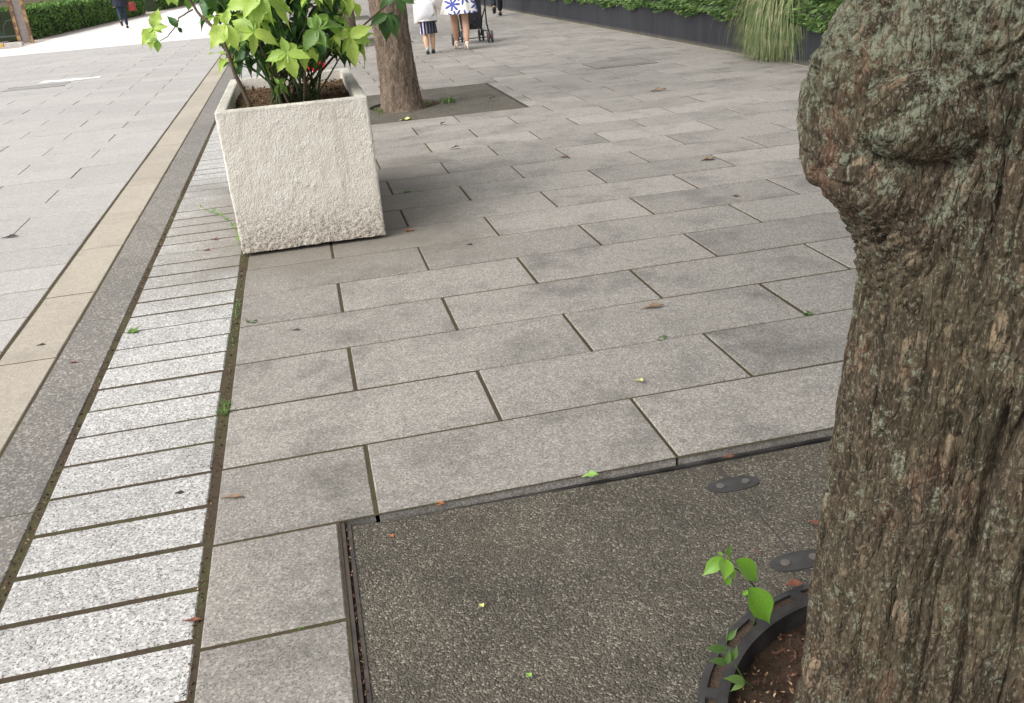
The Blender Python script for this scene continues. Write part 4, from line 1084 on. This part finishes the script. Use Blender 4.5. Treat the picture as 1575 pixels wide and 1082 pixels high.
def fence():
    t = empty('metal_fence', (-8.6, 31.6, 0)); tag(t, 'low fence of dark curved bars with rusty yellow-brown posts at the top left corner', 'fence')
    rust = M('rusty_paint', .8, .2); f = rust.map(rust.noise(rust.pos, 6., 4), .45, .55); rust.color(rust.mix(f, (.34, .22, .1), (.14, .08, .055)))
    gate = simple('weathered_post', (.2, .17, .16), .7)
    for x, mt in ((.42, rust.m), (-1.9, rust.m), (-4.2, rust.m), (-6.5, rust.m)):
        mm = MB(); mm.box(x-.05, x+.05, -.05, .05, 0, 1.35); mm.build('post', mt, t)
    mm = MB(); mm.box(.47, .72, -.02, .02, .02, 1.3); mm.build('end_panel', gate, t)
    mm = MB(); mm.box(.72, .8, -.05, .05, 0, 1.35); mm.build('post', rust.m, t)
    for z in (.22, 1.2):
        mm = MB(); mm.box(-6.5, .37, -.02, .02, z, z+.05); mm.build('rail', simple('dark_rail', (.06, .07, .07), .5), t)
    dk = simple('dark_green_iron', (.03, .045, .04), .5)
    for k in range(12):
        x = -.1-k*.55
        mm = MB(); mm.tube([(x+.1, 0, .27), (x, 0, .5), (x-.12, 0, .75), (x-.32, 0, .92), (x-.42, 0, 1.2)], .022, 6); mm.build('curved_bar', dk, t)
        mm = MB(); mm.tube([(x+.14, 0, .27), (x+.17, 0, .5), (x+.3, 0, .68), (x+.44, 0, .7)], .018, 6); mm.build('curved_bar', dk, t)
    kb = empty('fence_kerb', (-9., 30.6, 0)); tag(kb, 'low kerb of pale and yellow painted blocks before the fence', 'kerb')
    for k in range(14):
        mm = MB(); mm.box(.62-k*.5, 1.1-k*.5, 0, .22, 0, .1); mm.build('kerb_block', simple('yellow_kerb', (.55, .38, .12), .8) if k % 2 else simple('pale_kerb', (.5, .48, .45), .8), kb)
fence()
# pale boundary building face beyond the road
def building():
    t = empty('pale_building', (-14, 52, 0)); tag(t, 'pale building wall beyond the road, glimpsed above the fence', 'building')
    mm = MB(); mm.box(-16, -2.2, 0, 8, 0, 7); mm.build('wall', simple('pale_render', (.62, .62, .62), .8), t)
    for k in range(5):
        for z in (1., 4.):
            f = MB(); f.box(-14.5+k*2.5, -13.+k*2.5, -.06, -.002, z, z+1.5); fr = f.build('window', simple('window_frame', (.3, .3, .3), .5), t)
            f = MB(); f.box(-14.4+k*2.5, -13.1+k*2.5, -.07, -.061, z+.1, z+1.4); f.build('pane', simple('window_glass', (.05, .06, .07), .1), fr)
building()

# ------------------------------------------------------------------ people
def skin(name, nodes, edges, root, mat, parent, sub=2):
    names = list(nodes); idx = {k: i for i, k in enumerate(names)}
    me = bpy.data.meshes.new(name); me.from_pydata([nodes[k][0] for k in names], [(idx[a], idx[b]) for a, b in edges], [])
    o = bpy.data.objects.new(name, me); C.objects.link(o)
    md = o.modifiers.new('s', 'SKIN'); md.use_smooth_shade = True
    for i, k in enumerate(names):
        sv = me.skin_vertices[0].data[i]; r_ = nodes[k][1]; sv.radius = (r_, r_) if not isinstance(r_, tuple) else r_
        sv.use_root = (k == root)
    ms = o.modifiers.new('u', 'SUBSURF'); ms.levels = sub; ms.render_levels = sub
    dg = bpy.context.evaluated_depsgraph_get(); m2 = bpy.data.meshes.new_from_object(o.evaluated_get(dg))
    bpy.data.objects.remove(o); m2.name = name; m2.materials.clear(); m2.materials.append(mat)
    m2.polygons.foreach_set('use_smooth', [True]*len(m2.polygons))
    return obj(name, m2, None, parent)
def loft(name, rings, mat, parent, n=28, fold=0., nf=9, cap=False, thick=True):
    V = []; F = []
    for (cx, cy_, z, rx, ry, fa) in rings:
        for k in range(n):
            a = 2*math.pi*k/n; f = 1+fa*math.cos(nf*a)
            V.append((cx+rx*f*math.cos(a), cy_+ry*f*math.sin(a), z))
    for i in range(len(rings)-1):
        for k in range(n): F.append((i*n+k, i*n+(k+1) % n, (i+1)*n+(k+1) % n, (i+1)*n+k))
    mm = MB(); mm.add(V, F); o = mm.build(name, mat, parent, True); return o
SK = simple('skin', (.5, .3, .205), .55, .05); SK2 = simple('child_skin', (.56, .35, .23), .55, .05); HR = simple('black_hair', (.02, .015, .012), .5)
def person(loc, rz, label, s, stride, clothes, skinmat, armpose='down'):
    """s: height scale (1 = 1.62 m); stride: (left foot y, lift), (right foot y, lift)"""
    t = empty('person', loc, rz); tag(t, label, 'person')
    (ly, ll), (ry, rl) = stride
    N = {'pelvis': ((0, 0, .90), .105), 'waist': ((0, 0, 1.02), .1), 'chest': ((0, .0, 1.2), .125), 'shc': ((0, 0, 1.33), .09), 'neck': ((0, .01, 1.4), .045), 'skull0': ((0, .015, 1.46), .06), 'skull': ((0, .02, 1.53), .085), 'crown': ((0, .01, 1.585), .06)}
    E = [('pelvis', 'waist'), ('waist', 'chest'), ('chest', 'shc'), ('shc', 'neck'), ('neck', 'skull0'), ('skull0', 'skull'), ('skull', 'crown')]
    for sgn, nm, fy, lf in ((-1, 'l', ly, ll), (1, 'r', ry, rl)):
        kx = sgn*.085; hip = (sgn*.09, 0, .86); an = (sgn*.075, fy, .085+lf+clothes.get('heel', 0)); kn = (kx, fy*.45+.045+lf*.25, .475+lf*.22)
        toe = (sgn*.095, fy+.13, .03+lf*.9); cf = (kx, fy*.62+.0+lf*.05, .33+lf*.4)
        lk = clothes.get('legk', 1.); N['hip'+nm] = (hip, .085); N['kn'+nm] = (kn, .056*lk); N['cf'+nm] = (cf, .058*lk); N['an'+nm] = (an, .034*lk); N['toe'+nm] = (toe, .026)
        E += [('pelvis', 'hip'+nm), ('hip'+nm, 'kn'+nm), ('kn'+nm, 'cf'+nm), ('cf'+nm, 'an'+nm), ('an'+nm, 'toe'+nm)]
        sh = (sgn*.165, 0, 1.315)
        if armpose == 'push': el = (sgn*.2, .1, 1.08); wr = (sgn*.17, .31, 1.0); hd = (sgn*.165, .385, .99)
        else: el = (sgn*.21, -.02, 1.07); wr = (sgn*.215, .06, .85); hd = (sgn*.21, .085, .77)
        N['sh'+nm] = (sh, .055); N['el'+nm] = (el, .038); N['wr'+nm] = (wr, .026); N['hd'+nm] = (hd, .032)
        E += [('shc', 'sh'+nm), ('sh'+nm, 'el'+nm), ('el'+nm, 'wr'+nm), ('wr'+nm, 'hd'+nm)]
        for q in range(4):
            fx = hd[0]+(q-1.5)*.016*sgn; f0 = (fx, hd[1]+.02, hd[2]-.03); f1 = (fx, hd[1]+.035, hd[2]-.075)
            N[f'f{q}{nm}'] = (f0, .009); N[f'g{q}{nm}'] = (f1, .008); E += [('hd'+nm, f'f{q}{nm}'), (f'f{q}{nm}', f'g{q}{nm}')]
    body = skin('body', N, E, 'pelvis', skinmat, t)
    # face: nose, ears
    mm = MB(); mm.tube([(0, .095, 1.545), (0, .122, 1.512), (0, .1, 1.5)], [.008, .014, .01], 8)
    for sgn in (-1, 1): mm.tube([(sgn*.083, .01, 1.54), (sgn*.093, .0, 1.525), (sgn*.085, .01, 1.495)], [.008, .012, .007], 6)
    mm.build('face_features', skinmat, t, True)
    mm = MB(); 
    for sgn in (-1, 1): mm.disc((sgn*.032, .092, 1.53), .008, .008, 10, 'y')
    mm.disc((0, .092, 1.478), .014, .006, 10, 'y'); mm.build('eyes_and_mouth', HR, t)
    # hair cap
    V = []; F = []; n, m_ = 20, 10
    for i in range(m_+1):
        ph = math.pi*.62*i/m_
        for k in range(n):
            a = 2*math.pi*k/n; ex = 1.0 if math.sin(a) < .3 else .82
            zz_ = math.cos(ph*(1.0 if math.sin(a) < .4 else .72))
            V.append((.1*math.sin(ph)*math.cos(a), -.005+.11*math.sin(ph)*math.sin(a)*ex, 1.535+.108*zz_))
    for i in range(m_):
        for k in range(n): F.append((i*n+k, i*n+(k+1) % n, (i+1)*n+(k+1) % n, (i+1)*n+k))
    mm = MB(); mm.add(V, F); mm.build('hair', HR, t, True)
    c = clothes
    if 'trousers' in c:
        M2 = {'pelvis': ((0, 0, .92), .125), 'belt': ((0, 0, 1.0), .12)}; E2 = [('pelvis', 'belt')]
        wd = c.get('legw', 1.)
        for nm, sgn in (('l', -1), ('r', 1)):
            for k, r_ in (('hip', .102), ('kn', .075*wd), ('cf', .07*wd)): M2[k+nm] = (N[k+nm][0], r_)
            a = N['an'+nm][0]; M2['an'+nm] = ((a[0], a[1], a[2]+.01), .062*wd)
            E2 += [('pelvis', 'hip'+nm), ('hip'+nm, 'kn'+nm), ('kn'+nm, 'cf'+nm), ('cf'+nm, 'an'+nm)]
        skin('trousers', M2, E2, 'pelvis', c['trousers'], t)
    if 'shorts' in c:
        loft('shorts', [(0, 0, .47, .2, .15, .07), (0, 0, .62, .19, .145, .06), (0, 0, .85, .165, .13, .02), (0, 0, .98, .14, .115, 0)], c['shorts'], t, 54, nf=11)
    if 'top' in c:
        z0 = c.get('topz', .86); rx = c.get('topr', .2)
        loft('shirt', [(0, 0, z0, rx, rx*.75, .03), (0, 0, 1.0, rx*.9, rx*.68, .02), (0, 0, 1.2, .175, .14, .0), (0, 0, 1.34, .17, .105, 0), (0, 0, 1.395, .06, .06, 0)], c['top'], t, 40)
        for sgn, nm in ((-1, 'l'), (1, 'r')):
            a, b, w_ = [Vector(N[k+nm][0]) for k in ('sh', 'el', 'wr')]
            mm = MB(); pts = [a, b] if c.get('short', False) else [a, b, w_]
            mm.tube(pts, [.072, .062, .05][:len(pts)], 12); mm.build('sleeve', c['top'], t, True)
    if 'dress' in c:
        loft('dress', [(.0, 0, .60, .315, .25, .045), (.0, 0, .72, .285, .225, .035), (0, 0, .88, .225, .18, .02), (0, 0, 1.0, .15, .125, 0), (0, 0, 1.05, .14, .12, 0), (0, 0, 1.2, .165, .14, 0), (0, 0, 1.33, .16, .105, 0), (0, 0, 1.385, .075, .07, 0)], c['dress'], t, 64, nf=10)
        for sgn, nm in ((-1, 'l'), (1, 'r')):
            mm = MB(); a, b = Vector(N['sh'+nm][0]), Vector(N['el'+nm][0]); mm.tube([a, a.lerp(b, .6)], [.072, .07], 12); mm.build('sleeve', c['dress'], t, True)
    for nm, sgn in (('l', -1), ('r', 1)):
        a = Vector(N['an'+nm][0]); toe = Vector(N['toe'+nm][0]); h = c.get('heel', 0)
        if c['shoe'] == 'pump':
            mm = MB(); d = toe-a; z0 = a.z-.085-h
            back = Vector((a.x, a.y-.035, a.z-.035))
            mm.tube([back+Vector((0, -.005, .03)), back, a+Vector((0, .05, -.06)), Vector((a.x+.004*sgn, a.y+.12, z0+.03)), Vector((a.x+.006*sgn, a.y+.19, z0+.02))], [.026, .037, .036, .037, .014], 12)
            mm.tube([back+Vector((0, -.01, -.02)), Vector((back.x, back.y-.012, z0+.004))], [.02, .0065], 8)
            mm.build('high_heel_shoe', c['shoem'], t, True)
        else:
            piv = a; lift = a.z-.085
            mm = MB(); an_ = -min(1.1, lift*3.2)
            pts = [Vector((0, -.06, -.045)), Vector((0, -.02, -.04)), Vector((0, .07, -.045)), Vector((0, .16, -.055)), Vector((0, .2, -.06))]
            rt = Matrix.Rotation(an_, 3, 'X')
            mm.tube([a+rt @ p for p in pts], [.03, .045, .045, .042, .018], 12)
            sh = mm.build('shoe', c['shoem'], t, True)
        if 'sock' in c:
            mm = MB(); mm.tube([a+Vector((0, 0, .09)), a], .042, 12); mm.build('sock', c['sock'], t, True)
    t.scale = (s, s, s)
    return t
def floral():
    m = M('floral_cotton', .8, .2)
    pr = m.n('SeparateXYZ', 0, None, Vector=m.objc); prz = m.n('SeparateXYZ', 2, None, Vector=m.objc)
    v = m.n('CombineXYZ', 0, None, X=pr, Y=prz, Z=0.)
    vn = m.t.nodes.new('ShaderNodeTexVoronoi'); m.set(vn, 'Vector', v); vn.inputs['Scale'].default_value = 4.2; vn.voronoi_dimensions = '2D'; vn.inputs['Randomness'].default_value = .7
    dv = m.n('VectorMath', 0, {'operation': 'SUBTRACT'}, i0=v, i1=vn.outputs['Position'])
    dx = m.n('SeparateXYZ', 0, None, Vector=dv); dy = m.n('SeparateXYZ', 1, None, Vector=dv)
    an = m.math('ARCTAN2', dy, dx); pet = m.math('COSINE', m.math('MULTIPLY', an, 7.))
    rad = m.math('SQRT', m.math('ADD', m.math('MULTIPLY', dx, dx), m.math('MULTIPLY', dy, dy)))
    lim = m.math('ADD', .085, m.math('MULTIPLY', pet, .05))
    f = m.map(m.math('SUBTRACT', lim, rad), -.004, .006)
    keep = m.map(m.n('SeparateColor', 0, None, Color=vn.outputs['Color']), .3, .32)
    m.color(m.mix(m.math('MULTIPLY', f, keep), (.75, .74, .68), m.mix(m.noise(m.objc, 20., 2), (.03, .045, .22), (.1, .12, .42)))); return m.m
person((2.775, 16.13, 0), R(-4), 'person in white dress with blue flowers and beige high heels pushing a stroller', 1.0, ((.17, 0.0), (-.13, 0.0)),
       {'dress': floral(), 'legk': 1.12, 'shoe': 'pump', 'heel': .065, 'shoem': simple('beige_patent', (.62, .52, .43), .3, .05)}, SK, 'push')
st = M('striped_cotton', .85, .2); sx_ = st.n('SeparateXYZ', 0, None, Vector=st.objc)
wv_ = st.map(st.math('SINE', st.math('MULTIPLY', sx_, 85.)), .2, .6); st.color(st.mix(wv_, (.018, .02, .035), st.mix(st.map(sx_, -.05, -.1), (.1, .105, .12), (.45, .42, .58))))
ch = person((2.20, 16.0, 0), R(-3), 'small child in white top, dark striped shorts and black shoes beside the brown trunk', .70, ((-.06, 0), (.09, 0)),
       {'shorts': st.m, 'top': simple('white_cotton', (.78, .75, .73), .85, .05), 'legk': 1.25, 'topz': .76, 'topr': .225, 'short': True, 'shoe': 'flat', 'shoem': simple('black_sneaker', (.025, .035, .035), .6), 'sock': simple('pale_sock', (.35, .42, .42), .9)}, SK2)
# white cloth bag hung low on the child
def bag():
    t = empty('cloth_bag', (2.15, 15.8, .06)); tag(t, 'plain white cloth bag hanging across the back of the small child', 'bag')
    V = [(-.2, 0, .46), (.14, 0, .56), (.13, 0, .80), (-.19, 0, .82)]
    V = [Vector(v) for v in V]; n = 8; P = []; F = []
    for side in (-1, 1):
        for i in range(n+1):
            for j in range(n+1):
                u, v = i/n, j/n; p = V[0].lerp(V[1], u).lerp(V[3].lerp(V[2], u), v); bulge = math.sin(math.pi*u)*math.sin(math.pi*v)**.5*.035
                P.append((p.x, p.y+side*bulge, p.z))
    for s_ in range(2):
        for i in range(n):
            for j in range(n):
                o = s_*(n+1)**2; F.append((o+i*(n+1)+j, o+(i+1)*(n+1)+j, o+(i+1)*(n+1)+j+1, o+i*(n+1)+j+1))
    mm = MB(); mm.add(P, F); mm.build('pouch', simple('white_canvas', (.8, .79, .82), .85, .04), t, True)
    mm = MB(); mm.tube([(-.16, 0, .8), (-.1, .0, .9), (.02, .02, .93), (.1, .0, .79)], .008, 6); mm.build('strap', simple('white_strap', (.7, .69, .7), .85, .04), t)
bag()
navy = simple('black_trouser_cloth', (.012, .013, .022), .8, .1); blk = simple('black_leather', (.012, .012, .014), .35, .1)
person((5.1, 23.95, 0), R(-10), 'person in black trousers and black shoes walking away near the dark wall', 1.08, ((-.3, .14), (.18, 0)),
       {'trousers': navy, 'top': simple('dark_jacket', (.02, .022, .03), .8), 'shoe': 'flat', 'shoem': blk}, SK)
lady = person((-5.78, 35.9, 0), R(8), 'person in dark navy coat and trousers walking past the hedge at top left', 1.0, ((-.36, .17), (.06, 0)),
       {'trousers': simple('navy_trousers', (.02, .03, .06), .8), 'legw': .85, 'top': simple('navy_coat', (.015, .018, .03), .8), 'topz': .74, 'topr': .25, 'shoe': 'flat', 'shoem': blk}, SK)
t = empty('shoulder_bag', (-5.42, 35.95, 0)); tag(t, 'dark red shoulder bag at the side of the dark-clothed walking person', 'bag')
V = []; mm = MB()
for z, a, b in ((.55, .13, .05), (.58, .15, .07), (.78, .13, .06), (.85, .1, .03)):
    for k in range(12): an = 2*math.pi*k/12; V.append((a*math.copysign(abs(math.cos(an))**.6, math.cos(an)), b*math.sin(an), z))
mm.add(V, [tuple(range(12))[::-1], tuple(range(36, 48))]+[(i*12+k, i*12+(k+1) % 12, (i+1)*12+(k+1) % 12, (i+1)*12+k) for i in range(3) for k in range(12)])
mm.build('pouch', simple('red_leather', (.2, .03, .025), .45), t)
mm = MB(); mm.tube([(-.11, 0, .92), (-.12, 0, 1.15), (-.1, 0, 1.33), (.0, 0, 1.1), (.11, 0, .92)], .012, 6); mm.build('strap', simple('red_strap', (.25, .04, .03), .5), t)

# ------------------------------------------------------------------ stroller
def stroller():
    t = empty('stroller', (3.13, 17.02, 0), R(-7)); tag(t, 'black folding stroller with small twin wheels pushed by the person in the floral dress', 'stroller')
    tyre = simple('grey_tyre', (.06, .065, .07), .8); hub = simple('hub_plastic', (.2, .2, .21), .5); fr = simple('black_tube', (.02, .022, .025), .4); cloth = simple('black_fabric', (.02, .02, .024), .9); red = simple('red_cap', (.35, .02, .03), .4)
    def wheel(x, y, r_=.105, w_=.034):
        mm = MB(); n = 24; V = []; F = []
        prof = [(-w_/2, r_-.02), (-w_/2, r_-.006), (-w_/4, r_), (w_/4, r_), (w_/2, r_-.006), (w_/2, r_-.02)]
        for a_ in range(n):
            an = 2*math.pi*a_/n
            for (px, pr) in prof: V.append((px, pr*math.cos(an), pr*math.sin(an)))
        for a_ in range(n):
            for k in range(6): F.append((a_*6+k, a_*6+(k+1) % 6, ((a_+1) % n)*6+(k+1) % 6, ((a_+1) % n)*6+k))
        mm.add(V, F); wv = mm.build('wheel', tyre, t, loc=(x, y, r_))
        mm = MB(); mm.disc((-.008, 0, 0), .03, .016, 14, 'x')
        for k in range(5): a_ = k*1.2566; mm.tube([(0, 0, 0), (0, .078*math.cos(a_), .078*math.sin(a_))], .007, 5)
        mm.build('hub', hub, wv)
    for sx in (-1, 1):
        for dx in (-.035, .035):
            wheel(sx*.325+dx, .02); wheel(sx*.2+dx, .55)
        mm = MB(); mm.disc((sx*.325-.015, .02, .1), .035, .03, 14, 'x'); mm.build('brake_cap', red if sx > 0 else fr, t)
        mm = MB(); mm.tube([(sx*.325, .02, .1), (sx*.275, .0, .35), (sx*.265, -.1, .8), (sx*.24, -.24, 1.02), (sx*.16, -.3, 1.06)], .013, 8); mm.build('handle_tube', fr, t, True)
        mm = MB(); mm.tube([(sx*.27, -.05, .62), (sx*.22, .25, .42), (sx*.2, .55, .1)], .012, 8); mm.build('front_leg', fr, t, True)
        mm = MB(); mm.tube([(sx*.325, .02, .2), (sx*.24, .25, .2), (sx*.2, .5, .2)], .009, 8); mm.build('side_rail', fr, t, True)
    mm = MB(); mm.tube([(-.325, .02, .1), (.325, .02, .1)], .009, 8); mm.build('rear_axle', fr, t)
    mm = MB(); mm.tube([(-.2, -.04, .22), (.2, .02, .52)], .009, 6); mm.tube([(.2, -.04, .22), (-.2, .02, .52)], .009, 6); mm.build('cross_brace', fr, t)
    # seat, back, basket, hood
    mm = MB(); mm.add([(-.2, .0, .44), (.2, .0, .44), (.2, .38, .5), (-.2, .38, .5), (-.2, .0, .4), (.2, .0, .4), (.2, .38, .46), (-.2, .38, .46)], [(0,1,2,3),(7,6,5,4),(0,4,5,1),(1,5,6,2),(2,6,7,3),(3,7,4,0)]); mm.build('seat', cloth, t)
    mm = MB(); mm.add([(-.2, .0, .42), (.2, .0, .42), (.2, -.06, .98), (-.2, -.06, .98), (-.19, .05, .42), (.19, .05, .42), (.19, -.0, .98), (-.19, -.0, .98)], [(3,2,1,0),(4,5,6,7),(0,1,5,4),(2,3,7,6),(1,2,6,5),(3,0,4,7)]); mm.build('backrest', cloth, t)
    mm = MB(); mm.add([(-.17, .02, .25), (.17, .02, .25), (.17, .42, .25), (-.17, .42, .25), (-.19, -.02, .42), (.19, -.02, .42), (.19, .46, .40), (-.19, .46, .40)], [(3,2,1,0),(0,1,5,4),(1,2,6,5),(2,3,7,6),(3,0,4,7)]); mm.build('basket', cloth, t)
    V = []; F = []
    for i in range(7):
        a = math.pi*i/12*1.1
        for j in range(9):
            b_ = math.pi*j/8; V.append((.21*math.cos(b_), .02+.3*math.sin(a)*math.sin(b_)**.3, .86+.22*math.cos(a)*math.sin(b_)**.5))
    for i in range(6):
        for j in range(8): F.append((i*9+j, i*9+j+1, (i+1)*9+j+1, (i+1)*9+j))
    mm = MB(); mm.add(V, F); mm.build('hood', cloth, t, True)
stroller()

# red disc on a stand behind the planter
t = empty('red_disc_stand', (.08, 7.75, 0)); tag(t, 'round red disc on a low stand, half hidden behind the shrub and planter', 'sign')
mm = MB(); mm.disc((0, -.02, .83), .13, .03, 36, 'y'); mm.build('disc', simple('red_plastic', (.55, .015, .045), .4), t)
mm = MB(); mm.tube([(0, 0, .03), (0, 0, .66)], .015, 8); mm.build('pole', simple('white_pole', (.6, .6, .6), .5), t)
mm = MB(); mm.disc((0, 0, 0), .16, .035, 24); mm.build('base', simple('orange_base', (.5, .14, .06), .6), t)
